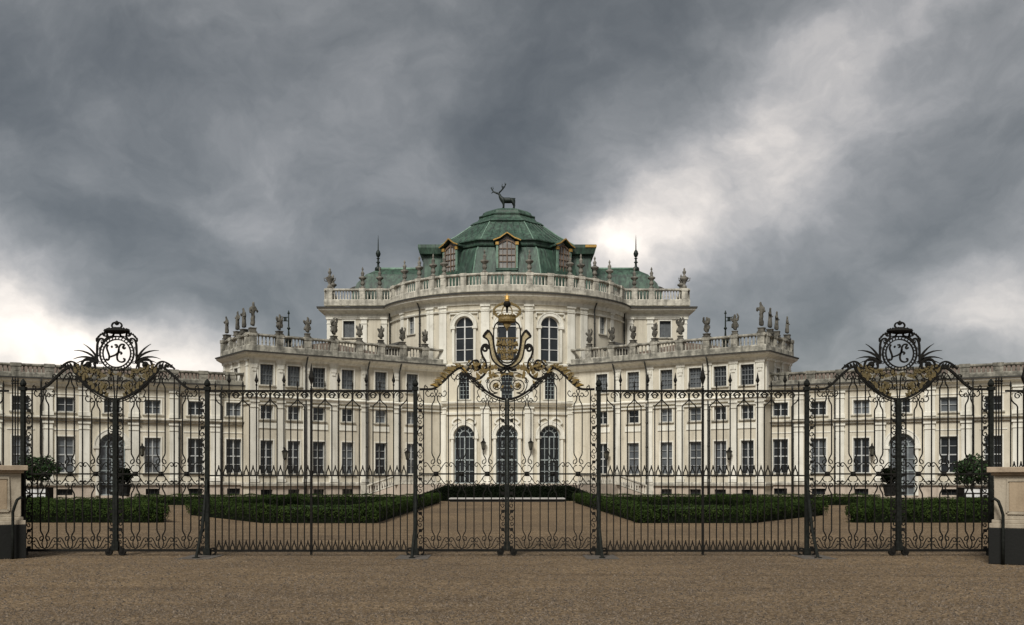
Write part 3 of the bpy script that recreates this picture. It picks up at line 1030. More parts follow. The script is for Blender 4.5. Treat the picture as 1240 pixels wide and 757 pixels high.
for rs in (rings, upper):                               # hip rolls and standing seams
    for k in range(8):
        seam = MB()
        seam.tube([(DC[0] + r[k][0], DC[1] + r[k][1], z) for r, z in rs], .07, 5)
        part('hip_roll', seam, 'copper_pale', dome)
    for k in (7, 0, 1):
        k2 = (k + 1) % 8
        for j in range(1, 6):
            t = j / 6
            seam = MB()
            seam.tube([(DC[0] + r[k][0] * (1 - t) + r[k2][0] * t, DC[1] + r[k][1] * (1 - t) + r[k2][1] * t, z + .02) for r, z in rs], .035, 4)
            part('standing_seam', seam, 'copper', dome)
for sx in (-1, 1):                                     # square-topped mansard shoulders left and right
    sh = MB()
    prof = [(0, 19.1), (.12, 21.5), (.42, 24.2), (.42, 24.55), (.05, 24.7), (-.12, 25.3), (-.1, 25.62), (.4, 25.72)]
    vs = []
    for d, z in prof:
        xo = sx * (9.0 - d)
        xi = sx * 5.6
        vs += [(xi, 101.4 + d, z), (xo, 101.4 + d, z), (xo, 109.6 - d, z), (xi, 109.6 - d, z)]
    fs = []
    for i in range(len(prof) - 1):
        for k in range(4):
            k2 = (k + 1) % 4
            fs.append((i * 4 + k, i * 4 + k2, (i + 1) * 4 + k2, (i + 1) * 4 + k))
    fs.append(tuple((len(prof) - 1) * 4 + k for k in range(4)))
    sh.add(vs, fs)
    part('mansard_shoulder', sh, 'copper', dome)
    if sx > 0:
        g = MB()
        g.box(8.0, 9.16, 101.22, 101.30, 25.32, 25.58)
        part('gilt_trim', g, 'gilt_trim', dome)

def dormer(x, y, rz, w, zb, hs, sc=1.0):
    """gabled dormer: cheeks, window, gilded verge"""
    D = MB()
    h = w / 2
    dp = 3.4
    D.box(-h, -h + .2, 0, dp, 0, hs)
    D.box(h - .2, h, 0, dp, 0, hs)
    D.box(-h + .2, h - .2, .02, dp, 0, .25)
    d = part('dormer', D, 'copper', PAL, (x, y, zb), rz)
    for s_ in (-1, 1):
        J = MB()
        J.box(s_ * (h - .1) - .11, s_ * (h - .1) + .11, -.04, .1, .2, hs - .33)
        part('jamb', J, 'copper_pale', d)
    R = MB()
    e, pk = h + .28, hs + .72
    pr = [(-e, hs - .02), (-e * .55, hs + .24), (0, pk), (e * .55, hs + .24), (e, hs - .02), (e, hs + .12), (e * .55, hs + .38), (0, pk + .16), (-e * .55, hs + .38), (-e, hs + .12)]
    n = len(pr)
    vs = [(a, -.22, b) for a, b in pr] + [(a, dp, b) for a, b in pr]
    R.add(vs, [(k, (k + 1) % n, n + (k + 1) % n, n + k) for k in range(n)] + [tuple(range(n - 1, -1, -1))])
    part('dormer_roof', R, 'copper', d)
    G = MB()
    vg = [(-e - .02, hs + .1), (-e * .55, hs + .34), (0, pk + .13), (e * .55, hs + .34), (e + .02, hs + .1)]
    G.ribbon(vg, .055, .05, -.25)
    for s_ in (-1, 1):
        G.box(s_ * (h - .08) - .16, s_ * (h - .08) + .16, -.12, .05, hs - .32, hs - .02)
    part('gilt_trim', G, 'gilt_trim', d)
    F = MB()
    iw = w - .44
    F.ribbon([(-iw / 2, .25), (-iw / 2, hs - .25), (-iw * .36, hs - .02), (0, hs + .22), (iw * .36, hs - .02), (iw / 2, hs - .25), (iw / 2, .25)], .07, .06, .12)
    F.box(-.05, .05, .07, .16, .25, hs + .2)
    for k in range(1, 4):
        z = .25 + (hs - .25) * k / 4
        F.box(-iw / 2, iw / 2, .08, .155, z - .03, z + .03)
    for s_ in (-1, 1):
        F.box(s_ * iw / 4 - .02, s_ * iw / 4 + .02, .085, .15, .25, hs)
    f = part('window', F, 'frame_brown', d)
    P = MB()
    P.add([(-iw / 2, .17, .25), (iw / 2, .17, .25), (iw / 2, .17, hs - .25), (iw * .36, .17, hs), (0, .17, hs + .22), (-iw * .36, .17, hs), (-iw / 2, .17, hs - .25)], [tuple(range(7))])
    P.add([(-h + .15, .3, 0), (h - .15, .3, 0), (h - .15, .3, hs), (0, .3, pk), (-h + .15, .3, hs)], [(0, 1, 2, 3, 4)])
    part('pane', P, 'glass_dormer', d)
    return d
dormer(0, 98.3, 0, 2.15, 22.35, 2.85)
for sx in (-1, 1):
    dormer(sx * 5.78, 100.42, sx * atan2(4.0, 4.9), 1.95, 22.35, 2.75)

# ------------------------------------------------------------------ terrace and ramps before the rotunda
T = thing('entrance_terrace', 'raised stone terrace with balustraded ramps before the rotunda doors', 'terrace', (0, 80, 0))
m = MB()
m.prism([(-9.0, 96.5), (-9.4, 84.5), (-5.6, 80.0), (-4.3, 74.2), (4.3, 74.2), (5.6, 80.0), (9.4, 84.5), (9.0, 96.5)], 0, 1.18)
part('platform', m, 'plinthwall', T)
for sx in (-1, 1):
    m = MB()                                             # ramp wedge running down outwards
    q = [(9.3, 84.55), (12.6, 86.2), (11.6, 88.4), (8.9, 88.4)]
    z = [1.17, .05, .05, 1.17]
    vs = [(sx * a, b, 0) for a, b in q] + [(sx * a, b, c) for (a, b), c in zip(q, z)]
    m.add(vs, [(4, 5, 6, 7), (0, 1, 5, 4), (1, 2, 6, 5), (2, 3, 7, 6), (3, 0, 4, 7)])
    part('ramp', m, 'plinthwall', T)
    path = [(sx * 5.7, 80.2, 1.18), (sx * 9.3, 84.6, 1.18), (sx * 12.4, 86.15, .12)]
    m = MB()
    for hgt, r in ((.82, .10), (.06, .09)):
        m.tube([(a, b, c + hgt) for a, b, c in path], r, 6)
    bal = part('balustrade', m, 'stone', T)
    bl = MB()
    for (p, q2) in zip(path, path[1:]):
        L = hypot(q2[0] - p[0], q2[1] - p[1])
        for k in range(int(L / .26)):
            t = (k + .5) / int(L / .26)
            bl.lathe([(r, zz * .78) for r, zz in BAL_PROF], 6, (p[0] + (q2[0] - p[0]) * t, p[1] + (q2[1] - p[1]) * t), p[2] + (q2[2] - p[2]) * t + .04, False)
    o = part('baluster_row', bl, 'baluster', bal, smooth=True)
    o['kind'] = 'stuff'
    for p in path[1:]:
        mm = MB()
        mm.box(-.28, .28, -.28, .28, -.02, 1.02)
        obj('pier', mm.mesh('pier', 'stone'), T, p)
m = MB()
m.box(-4.1, 4.1, 71.2, 74.3, .0, .19)
part('step', m, 'darkstone', T)
m = MB()
m.box(-4.18, 4.18, 71.1, 74.25, .194, .262)
part('tread', m, 'pale_step', T)

# ------------------------------------------------------------------ leaves
RNG = np.random.default_rng(11)
def leaf_quads(P, Nn, size, jitter=0.6):
    """P, Nn: (n,3) arrays; returns flat arrays of quads scattered about the surface"""
    n = len(P)
    a = RNG.normal(size=(n, 3))
    nn = Nn + RNG.normal(size=(n, 3)) * jitter
    nn /= np.linalg.norm(nn, axis=1, keepdims=True) + 1e-9
    u = np.cross(nn, a)
    u /= np.linalg.norm(u, axis=1, keepdims=True) + 1e-9
    v = np.cross(nn, u)
    s = size * RNG.uniform(.6, 1.4, (n, 1))
    q = np.stack([P - u * s * .5, P + v * s * .32, P + u * s * .5, P - v * s * .32], 1)
    return q.reshape(-1, 3)

def quad_mesh(name, V, mat):
    me = bpy.data.meshes.new(name)
    n = len(V) // 4
    me.vertices.add(len(V))
    me.vertices.foreach_set('co', V.astype(np.float32).ravel())
    me.loops.add(len(V))
    me.loops.foreach_set('vertex_index', np.arange(len(V), dtype=np.int32))
    me.polygons.add(n)
    me.polygons.foreach_set('loop_start', np.arange(0, len(V), 4, dtype=np.int32))
    me.materials.append(M[mat])
    me.update(calc_edges=True)
    return me

def box_points(c, hx, hy, z0, z1, rz, dens):
    """random points on the top and sides of a clipped hedge run"""
    A = [(4 * hx * hy, 'top'), (2 * hx * (z1 - z0), 'f'), (2 * hx * (z1 - z0), 'b'), (2 * hy * (z1 - z0), 'l'), (2 * hy * (z1 - z0), 'r')]
    def pr(z):                                          # clipped profile: belly at two thirds, rounded shoulder, drawn in at the foot
        t = (z - z0) / (z1 - z0)
        return np.where(t > .68, .16 * ((t - .68) / .32) ** 2, .13 * ((.68 - t) / .68) ** 1.5)
    P, Q = [], []
    for ar, k in A:
        n = int(ar * dens)
        a, b = RNG.uniform(-1, 1, n), RNG.uniform(-1, 1, n)
        z = z0 + (b * .5 + .5) * (z1 - z0)
        wob = RNG.normal(0, .022, n)
        if k == 'top':
            p = np.stack([a * hx, b * hy, np.full(n, z1) + wob], 1); q = (0, 0, 1)
        elif k in 'fb':
            s = -1 if k == 'f' else 1
            p = np.stack([a * hx, s * (hy - pr(z)) + wob, z], 1); q = (0, s, 0)
        else:
            s = -1 if k == 'l' else 1
            p = np.stack([s * (hx - pr(z)) + wob, a * hy, z], 1); q = (s, 0, 0)
        q = np.tile(np.array(q, float), (n, 1))
        if k != 'top':
            t = (z - z0) / (z1 - z0)
            q[:, 2] += np.where(t > .68, (t - .68) * 3.2, (t - .68) * .45)
        if k != 'top':                                  # bare towards the foot; the dark core showing there stands in for shade
            keep = RNG.uniform(0, 1, n) < np.clip(.08 + 1.1 * (t / .78) ** 1.7, 0, 1)
            p, q = p[keep], q[keep]
        P.append(p)
        Q.append(q)
    P, Q = np.concatenate(P), np.concatenate(Q)
    P += 0.03 * np.sin(P[:, [1, 2, 0]] * 5.1 + P[:, [2, 0, 1]] * 3.3)
    P[:, 2] += (.022 * np.sin(P[:, 0] * 1.7 + c[0]) + .018 * np.sin(P[:, 0] * 4.3 + c[1])) * np.clip(P[:, 2] / z1, 0, 1)
    st = RNG.uniform(0, 1, len(P)) < .012
    P[st] += Q[st] * RNG.uniform(.03, .13, (int(st.sum()), 1))
    R = np.array([[cos(rz), -sin(rz), 0], [sin(rz), cos(rz), 0], [0, 0, 1]])
    return P @ R.T + np.array([c[0], c[1], 0]), Q @ R.T

def hedge(pts, w, h, label, group, dens=850, size=.052):
    """clipped box hedge along a plan polyline"""
    c0 = (sum(p[0] for p in pts) / len(pts), sum(p[1] for p in pts) / len(pts))
    t = thing('box_hedge', label, 'hedge', (c0[0], c0[1], 0), group)
    core, P, Q = MB(), [], []
    for a, b in zip(pts, pts[1:]):
        L = hypot(b[0] - a[0], b[1] - a[1])
        rz = atan2(b[1] - a[1], b[0] - a[0])
        c = ((a[0] + b[0]) / 2, (a[1] + b[1]) / 2)
        hx, hy = L / 2 + w / 2, w / 2
        k = len(core.v)
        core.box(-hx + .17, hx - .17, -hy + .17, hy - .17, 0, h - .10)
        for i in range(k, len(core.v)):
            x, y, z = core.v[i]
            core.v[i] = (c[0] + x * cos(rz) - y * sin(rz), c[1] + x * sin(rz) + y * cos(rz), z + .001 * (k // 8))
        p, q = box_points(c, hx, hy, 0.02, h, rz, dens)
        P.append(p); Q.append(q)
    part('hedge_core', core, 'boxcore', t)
    P, Q = np.concatenate(P), np.concatenate(Q)
    f = obj('foliage', quad_mesh('foliage', leaf_quads(P, Q, size, .42), 'box'), t)
    f['kind'] = 'stuff'
    return t

HG = 'clipped box hedges of the parterres'
for sx, sd in ((-1, 'left'), (1, 'right')):
    X = lambda v: sx * v
    hedge([(X(8.9), 37.2), (X(5.2), 37.2), (X(5.0), 68.5)], .9, .62, 'long clipped box hedge edging the %s side of the central gravel path' % sd, HG)
    hedge([(X(9.2), 37.6), (X(14.0), 45.0), (X(13.5), 64.0)], .9, .62, 'clipped box hedge bending along the outer side of the %s middle parterre' % sd, HG)
    hedge([(X(5.9), 62.6), (X(23.0), 62.6)], .9, .64, 'clipped box hedge across the back of the %s middle parterre near the facade' % sd, HG)
    hedge([(X(19.6), 37.6), (X(13.4), 37.6), (X(17.8), 46.5), (X(24.5), 49)], .9, .64, 'clipped box hedge round the outer parterre at the far %s' % sd, HG)
    hedge([(X(19.0), 52.0), (X(36.0), 58.0)], .9, .62, 'clipped box hedge running in front of the %s wing' % sd, HG, 400)
    m = MB()
    m.poly([(X(5.4), 37.6), (X(8.9), 37.6), (X(13.8), 45.2), (X(13.3), 64), (X(20), 67), (X(5.4), 69.5)][::1 if sx > 0 else -1], .006)
    lw = structure(part('lawn', m, 'lawn', None), 'dark green grass inside the %s middle parterre' % sd, 'lawn')
    m = MB()
    m.poly([(X(13.8), 37.9), (X(40), 37.9), (X(40), 58), (X(24.5), 49), (X(18), 46.4)][::1 if sx > 0 else -1], .006)
    structure(part('lawn', m, 'lawn', None), 'dark green grass inside the outer parterre at the far %s' % sd, 'lawn')

# ivy mass hanging over the front of the terrace
iv = thing('ivy_bank', 'dark ivy bank covering the front of the entrance terrace', 'ivy', (0, 74, 0))
core = MB()
prof = [(-7.6, .05), (-6.4, .42), (-4.5, 1.1), (4.5, 1.1), (6.4, .42), (7.6, .05)]
vs = [(x, 73.75, 0) for x, z in prof] + [(x, 73.95, z) for x, z in prof] + [(x, 75.2, z) for x, z in prof]
n = len(prof)
fs = [(k, k + 1, n + k + 1, n + k) for k in range(n - 1)] + [(n + k, n + k + 1, 2 * n + k + 1, 2 * n + k) for k in range(n - 1)]
core.add(vs, fs)
part('ivy_stems', core, 'boxcore', iv)
nl = 14000
x = RNG.uniform(-7.6, 7.6, nl)
top = np.interp(x, [p[0] for p in prof], [p[1] for p in prof])
zz = RNG.uniform(0, 1, nl) * top
P = np.stack([x, 73.7 + RNG.normal(0, .05, nl), zz], 1)
xt = RNG.uniform(-7.6, 7.6, 6000)
tt = np.interp(xt, [p[0] for p in prof], [p[1] for p in prof])
P2 = np.stack([xt, RNG.uniform(73.7, 75.2, 6000), tt + RNG.normal(.03, .05, 6000)], 1)
Q = np.concatenate([np.tile([0, -1., .3], (nl, 1)), np.tile([0, -.3, 1.], (6000, 1))])
f = obj('foliage', quad_mesh('foliage', leaf_quads(np.concatenate([P, P2]), Q, .12, .5), 'ivy'), iv)
f['kind'] = 'stuff'

def potted_shrub(X, Y, label, r=1.15, zc=2.15, trunk=1.1, tub='white', n=2600, mat='shrub', squash=.62):
    t = thing('potted_shrub', label, 'potted plant', (X, Y, 0), 'potted shrubs by the palace doors')
    m = MB()
    if tub == 'white':
        m.box(-.86, .86, -.5, .5, .36, .98)
        b = part('planter', m, 'planter', t, (X, Y, 0))
        k = MB()
        for x0 in (-.9, -.3, .26, .84):
            k.box(x0, x0 + .07, -.55, .55, .0, 1.06)
        k.box(-.92, .92, -.545, .545, .62, .68)
        k.box(-.92, .92, -.548, .548, .98, 1.05)
        part('planter_frame', k, 'iron', b)
    else:
        m.lathe([(.36, 0), (.42, .08), (.40, .2), (.52, .75), (.6, .85), (.6, .95), (.5, .95)], 12, z0=0.3)
        part('planter', m, 'darkstone', t, (X, Y, 0))
    k = MB()
    k.tube([(0, 0, .9), (.04, 0, 1.2), (-.03, .02, zc - .2)], [.09, .07, .05], 6)
    for a in range(6):
        k.tube([(0, 0, zc - .55), (r * .5 * cos(a * 1.05), r * .5 * sin(a * 1.05), zc), ], [.04, .02], 5)
    part('trunk', k, 'bark', t, (X, Y, 0))
    a = RNG.normal(size=(n, 3)); a /= np.linalg.norm(a, axis=1, keepdims=True)
    rad = r * RNG.uniform(.35, 1.0, (n, 1)) ** .6
    lump = 1 + .22 * np.sin(a[:, :1] * 5 + X) * np.cos(a[:, 2:] * 6 + Y)
    P = a * rad * lump * np.array([1, 1, squash]) + np.array([0, 0, zc])
    f = obj('crown', quad_mesh('crown', leaf_quads(P, a, .2, .8), mat), t, (X, Y, 0))
    return t
potted_shrub(-33.2, 70.0, 'bushy potted shrub in a white planter box behind the left stone pier', 1.5, 2.4)
potted_shrub(32.9, 70.0, 'upright potted shrub in a white planter box near the right stone pier', 1.25, 2.25, squash=.85)
potted_shrub(-30.2, 78.2, 'dark potted shrub before the arched door of the left wing', .66, 1.9, tub='dark', n=1500, mat='ivy', squash=1.0)
potted_shrub(30.2, 78.2, 'dark potted shrub before the arched door of the right wing', .66, 1.9, tub='dark', n=1500, mat='ivy', squash=1.0)

# ------------------------------------------------------------------ lanterns on the facade
def lantern(F, u, z, label):
    t = thing('wall_lantern', label, 'lantern', F.M(u, .05, z), 'wall lanterns on the palace facade', F.rz(u))
    m = MB()
    m.ribbon(smooth_path([(0, -.5), (0, -.1)], 2), .04, .04, .1)
    m.tube([(0, .05, .42), (0, -.25, .6), (0, -.5, .5), (0, -.5, .36)], .03, 5)
    b = obj('bracket', m.mesh('bracket', 'iron'), t)
    b.location = (0, 0, 0)
    m = MB()
    m.lathe([(.13, -.36), (.24, .14), (.24, .18)], 6, (0, -.5))
    g = obj('lamp_body', m.mesh('lamp_body', 'lampglass'), t)
    g.location = (0, 0, 0)
    m = MB()
    m.lathe([(.30, .18), (.28, .22), (.10, .38), (.06, .44), (.08, .5), (.02, .56)], 6, (0, -.5))
    m.lathe([(.05, -.52), (.16, -.42), (.16, -.36)], 6, (0, -.5))
    for k in range(6):
        a = 2 * pi * (k + .5) / 6
        m.tube([(.13 * cos(a), -.5 + .13 * sin(a), -.36), (.245 * cos(a), -.5 + .245 * sin(a), .18)], .018, 4)
    g = obj('lamp_frame', m.mesh('lamp_frame', 'iron'), t)
    g.location = (0, 0, 0)
    return t
lantern(pav_l, 2.9, 3.8, 'iron wall lantern on the second pilaster of the left arm')
lantern(pav_r, pav_r.L - 2.9, 3.8, 'iron wall lantern on the second pilaster of the right arm')
lantern(pav_l, 14.85, 3.9, 'iron wall lantern on the left arm next to the rotunda')
lantern(pav_r, pav_r.L - 14.85, 3.9, 'iron wall lantern on the right arm next to the rotunda')
lantern(DR, -2.15, 4.85, 'iron wall lantern between the left and middle rotunda doors')
lantern(DR, 2.15, 4.85, 'iron wall lantern between the middle and right rotunda doors')
lantern(wing_l, 29.6, 4.0, 'iron wall lantern beside the arched door of the left wing')
lantern(wing_r, wing_r.L - 29.6, 4.0, 'iron wall lantern beside the arched door of the right wing')

# ------------------------------------------------------------------ figures on the parapets
def skin_mesh(name, verts, edges, mat, root=0, sub=1):
    me = bpy.data.meshes.new(name + '_bones')
    me.from_pydata([v[:3] for v in verts], edges, [])
    o = bpy.data.objects.new(name + '_bones', me)
    COL.objects.link(o)
    sk = o.modifiers.new('skin', 'SKIN')
    sk.use_smooth_shade = True
    for i, v in enumerate(verts):
        r = v[3]
        me.skin_vertices[0].data[i].radius = r if isinstance(r, tuple) else (r, r)
    me.skin_vertices[0].data[root].use_root = True
    ss = o.modifiers.new('sub', 'SUBSURF')
    ss.levels = ss.render_levels = sub
    bpy.context.view_layer.update()
    dg = bpy.context.evaluated_depsgraph_get()
    r = bpy.data.meshes.new_from_object(o.evaluated_get(dg))
    r.name = name
    r.materials.clear()
    r.materials.append(M[mat])
    bpy.data.objects.remove(o)
    return r

def robed_figure(seed):
    r = random.Random(seed)
    lean = r.uniform(-.1, .1)
    s = r.choice((-1, 1))
    ra = r.uniform(.1, .55)
    V = [(0, 0, .10, (.30, .27)), (.03 * s, 0, .45, (.26, .22)), (.06 * s, 0, .85, (.21, .18)), (.03, 0, 1.12, (.19, .16)), (lean, 0, 1.42, (.22, .16)),
         (lean, -.02, 1.60, (.09, .09)), (lean + .03 * s, -.04, 1.76, (.12, .13)), (lean + .02 * s, -.03, 1.90, (.07, .08)),
         (lean - s * .26, 0, 1.40, (.10, .10)), (lean - s * .38, -.10, 1.15, (.08, .08)), (lean - s * .22, -.26, 1.0 + ra * .3, (.06, .06)),
         (lean + s * .26, 0, 1.40, (.10, .10)), (lean + s * .36, -.08, 1.14 + ra * .25, (.09, .09)), (lean + s * .26, -.22, 1.26 + ra * .5, (.07, .07))]
    Ed = [(0, 1), (1, 2), (2, 3), (3, 4), (4, 5), (5, 6), (6, 7), (4, 8), (8, 9), (9, 10), (4, 11), (11, 12), (12, 13)]
    return skin_mesh('figure', V, Ed, 'statue')

def trophy_figure(seed):
    """putto or trophy group: squat body with raised limbs, shield and drapery"""
    r = random.Random(seed)
    V = [(0, 0, .06, (.27, .24)), (0, 0, .32, (.21, .19)), (.03, 0, .58, (.26, .22)), (0, 0, .86, (.28, .22)), (r.uniform(-.06, .06), -.02, 1.06, (.13, .12)), (r.uniform(-.08, .08), -.04, 1.24, (.14, .15)), (.02, -.04, 1.38, (.08, .08))]
    Ed = [(i, i + 1) for i in range(6)]
    for s in (-1, 1):
        a = r.uniform(.85, 1.2)
        b = len(V)
        V += [(s * .26, 0, .88, (.14, .13)), (s * r.uniform(.32, .40), -.06, a, (.13, .10)), (s * r.uniform(.20, .36), -.08, a + r.uniform(.12, .30), (.12, .08))]
        Ed += [(3, b), (b, b + 1), (b + 1, b + 2)]
        b = len(V)
        V += [(s * .26, .0, .5, (.17, .13)), (s * r.uniform(.26, .36), -.1, .26, (.14, .11))]
        Ed += [(2, b), (b, b + 1)]
    return skin_mesh('figure', V, Ed, 'statue')

def plinth_mesh(w, h):
    m = MB()
    m.box(-w / 2, w / 2, -w / 2, w / 2, 0, .1)
    m.box(-w / 2 + .06, w / 2 - .06, -w / 2 + .06, w / 2 - .06, .1, h - .07)
    m.box(-w / 2 + .02, w / 2 - .02, -w / 2 + .02, w / 2 - .02, h - .07, h)
    return m.mesh('plinth', 'statue')
PL_A, PL_B = plinth_mesh(.62, .42), plinth_mesh(.56, .34)
FIGS = [robed_figure(k) for k in range(5)]
TROS = [trophy_figure(k) for k in range(6)]
for me in FIGS + TROS:                                  # carve folds and lumps
    c = np.empty(len(me.vertices) * 3)
    me.vertices.foreach_get('co', c)
    c = c.reshape(-1, 3)
    c += .022 * np.sin(c[:, [2, 0, 1]] * 17) + .014 * np.sin(c[:, [1, 2, 0]] * 31 + c[:, [2, 0, 1]] * 9)
    me.vertices.foreach_set('co', c.ravel())
    me.update()

def statue(loc, rz, label, fig, pl, h, sc, group):
    t = thing('statue', label, 'statue', loc, group, rz)
    p = obj('plinth', pl, t)
    p.location = (0, 0, 0)
    f = obj('figure', fig, t)
    f.location = (0, 0, h - .02)
    f.scale = (sc * .86, sc * .9, sc * 1.08)
    return t
ORD = ['first', 'second', 'third', 'fourth', 'fifth', 'sixth', 'seventh']
for sd, pav, end in (('left', pav_l, end_l), ('right', pav_r, end_r)):
    mir = (lambda v: v) if sd == 'left' else (lambda v: pav.L - v)
    eu = [1.0, 3.5, 5.0] if sd == 'left' else [end.L - 1.0, end.L - 3.5, end.L - 5.0]
    for i, u in enumerate(eu):
        statue(end.M(u, .02, 14.06), end.rz(0) + .2, 'robed stone statue, %s from the outer end, on the %s arm side parapet' % (ORD[i], sd), FIGS[i + (1 if sd == 'left' else 2)], PL_A, .42, .82 + .05 * i, 'robed statues on the side parapets')
    statue(pav.M(mir(.22), .02, 14.06), pav.rz(0), 'tall robed stone statue on the outer front corner of the %s arm' % sd, FIGS[0 if sd == 'left' else 4], PL_A, .42, 1.1, 'corner statues')
    for i, u in enumerate([2.6, 5.18, 7.69, 10.2, 12.37, 14.6, 17.0]):
        statue(pav.M(mir(u), .02, 14.06), pav.rz(0) + random.Random(i).uniform(-.4, .4), '%s sooty stone trophy figure from the outer corner, on the %s arm parapet' % (ORD[i], sd),
               TROS[(i * 2 + (0 if sd == 'left' else 3)) % 6], PL_B, .34, [1.0, 1.0, 1.12, .92, .92, .95, .95][i], 'trophy figures on the front parapets')
    # weather vane behind the parapet
    p = pav.M(mir(3.95), -1.2, 0)
    t = thing('weather_vane', 'dark iron weather vane with small flag above the %s arm' % sd, 'weather vane', (p[0], p[1], 12.6), 'weather vanes of the arms')
    t.scale = (.8, .8, .72)
    m = MB(); m.lathe([(.75, 0), (.6, .4), (.32, .7), (.25, 1.3), (.42, 1.6), (.4, 1.95), (.12, 2.2), (.08, 3.0), (.2, 3.2), (.08, 3.4), (.06, 4.9)], 8)
    obj('pole', m.mesh('pole', 'bronze'), t).location = (0, 0, 0)
    m = MB(); m.lathe([(.03, 4.9), (.16, 5.0), (.02, 5.4)], 6)
    obj('tip', m.mesh('tip', 'bronze'), t).location = (0, 0, 0)
    m = MB(); s_ = -1 if sd == 'left' else 1
    m.ribbon([(0, 4.55), (s_ * .75, 4.55)], .05, .02); m.ribbon([(0, 4.1), (s_ * .6, 4.1)], .05, .02); m.ribbon([(s_ * .38, 4.1), (s_ * .38, 4.55)], .16, .02); m.ribbon([(s_ * .7, 4.6), (s_ * .9, 4.62)], [.05, .02], .02)
    obj('flag', m.mesh('flag', 'bronze'), t).location = (0, 0, 0)

# ---- urns on the upper balustrade
um, ul = MB(), MB()
um.lathe([(.30, 0), (.30, .14), (.18, .22), (.11, .34), (.22, .42), (.27, .58), (.18, .84), (.20, .94), (.42, 1.12), (.45, 1.22), (.40, 1.28), (.22, 1.36)], 12)
ul.lathe([(.22, 1.36), (.14, 1.50), (.20, 1.66), (.20, 1.78), (.09, 1.94), (.06, 2.04), (.12, 2.15), (.09, 2.28), (.01, 2.45)], 10)
URN_B, URN_L = um.mesh('bowl', 'urn', True), ul.mesh('lid', 'urn', True)
bm_, bl_ = MB(), MB()
bm_.lathe([(.28, 0), (.28, .3), (.16, .36), (.14, .5), (.36, .9), (.5, 1.15), (.46, 1.25), (.28, 1.3)], 12)
for s_ in (-1, 1):
    bm_.tube([(s_ * .42, 0, 1.15), (s_ * .66, 0, 1.2), (s_ * .6, 0, .9), (s_ * .36, 0, .8)], .05, 5)
bl_.lathe([(.28, 1.3), (.18, 1.45), (.1, 1.55), (.2, 1.75), (.22, 1.9), (.08, 2.1), (.12, 2.2), (.02, 2.35)], 10)
BIG_B, BIG_L = bm_.mesh('bowl', 'urn', True), bl_.mesh('lid', 'urn', True)
def urn(loc, label, big=False, sc=0.9):
    t = thing('stone_urn', label, 'urn', loc, 'urns on the upper balustrade')
    for nme, me in (('bowl', BIG_B if big else URN_B), ('lid', BIG_L if big else URN_L)):
        o = obj(nme, me, t)
        o.location = (0, 0, 0)
        o.scale = (sc, sc, sc)
    return t
for sx, sd in ((-1, 'left'), (1, 'right')):
    for u, d in ((2.12, 'nearest the middle'), (6.2, 'on the inner paired pier'), (7.45, 'on the outer paired pier'), (9.2, 'where the curve turns away'), (11.5, 'last before the side block')):
        urn(DR.M(sx * u, .02, 21.09), 'stone urn %s, %s dome balustrade' % (d, sd))
    for X, d in ((13.0, 'inner one'), (14.75, 'middle one')):
        urn((sx * X, 101.2, 21.09), 'lidded stone urn, the %s on the %s upper block' % (d, sd))
    urn((sx * 18.1, 101.2, 21.09), 'large handled urn on the outer corner of the %s upper block' % sd, True)
    urn((sx * 18.4, 104.8, 21.09), 'smaller urn behind the corner urn of the %s upper block' % sd)
    t = thing('roof_finial', 'tall dark ball finial on the hipped green roof, %s' % sd, 'finial', (sx * 13.6, 104.6, 23.6), 'finials of the side roofs')
    t.scale = (.68, .68, .93)
    m = MB(); m.lathe([(.55, 0), (.5, .35), (.2, .5), (.16, .85), (.34, .95), (.16, 1.1), (.14, 1.35), (.3, 1.42), (.14, 1.5)], 10)
    obj('base', m.mesh('base', 'bronze', True), t).location = (0, 0, 0)
    m = MB(); m.lathe([(.06, 1.5), (.28, 1.66), (.4, 1.95), (.28, 2.22), (.1, 2.4), (.07, 3.2), (.05, 3.6), (.01, 4.1)], 10)
    obj('spike', m.mesh('spike', 'bronze', True), t).location = (0, 0, 0)

# ---- the bronze stag
SZ = 30.16
st = thing('stag_statue', 'dark bronze stag with antlers standing on top of the dome', 'statue', (0, 105.5, SZ))
k_ = 105.5 / 1200
def S(zx, zy, y=0.0):                                   # side view of the animal: 16.8 units to a 1/1200 rad
    return ((585 + zx / 16.82 - 614) * k_, y, (255.9 - (215 + zy / 16.82)) * k_)
V, Ed = [], []
def chain(pts, start=None):
    prev = start
    for (zx, zy, y, r) in pts:
        V.append((*S(zx, zy, y), r))
        if prev is not None:
            Ed.append((prev, len(V) - 1))
        prev = len(V) - 1
    return prev
chain([(500, 482, 0, (.35, .34))])                       # belly root
sh_ = chain([(430, 472, 0, (.37, .34)), (385, 450, 0, (.31, .29))], 0)
nk = chain([(350, 405, 0, (.22, .20)), (338, 360, 0, (.17, .15)), (325, 335, 0, (.13, .12))], sh_)
chain([(285, 328, 0, (.11, .10)), (245, 312, 0, (.075, .07)), (205, 300, 0, (.055, .055))], nk)
rp = chain([(560, 472, 0, (.34, .32)), (610, 458, 0, (.33, .31))], 0)
chain([(648, 430, 0, (.07, .07)), (662, 440, 0, (.03, .03))], rp)
for y in (-.17, .17):
    chain([(415, 530, y, (.14, .13)), (418 + 20 * y, 590, y, (.085, .08)), (412 + 60 * y, 640, y, (.07, .065)), (405 + 60 * y, 690, y, (.06, .06))], 1)
    chain([(620, 520, y, (.19, .17)), (635 - 30 * y, 580, y, (.095, .09)), (622 - 60 * y, 640, y, (.07, .065)), (608 - 70 * y, 690, y, (.06, .06))], rp)
body = obj('body', skin_mesh('body', V, Ed, 'bronze', 0, 2), st)
body.location = (0, 0, 0)
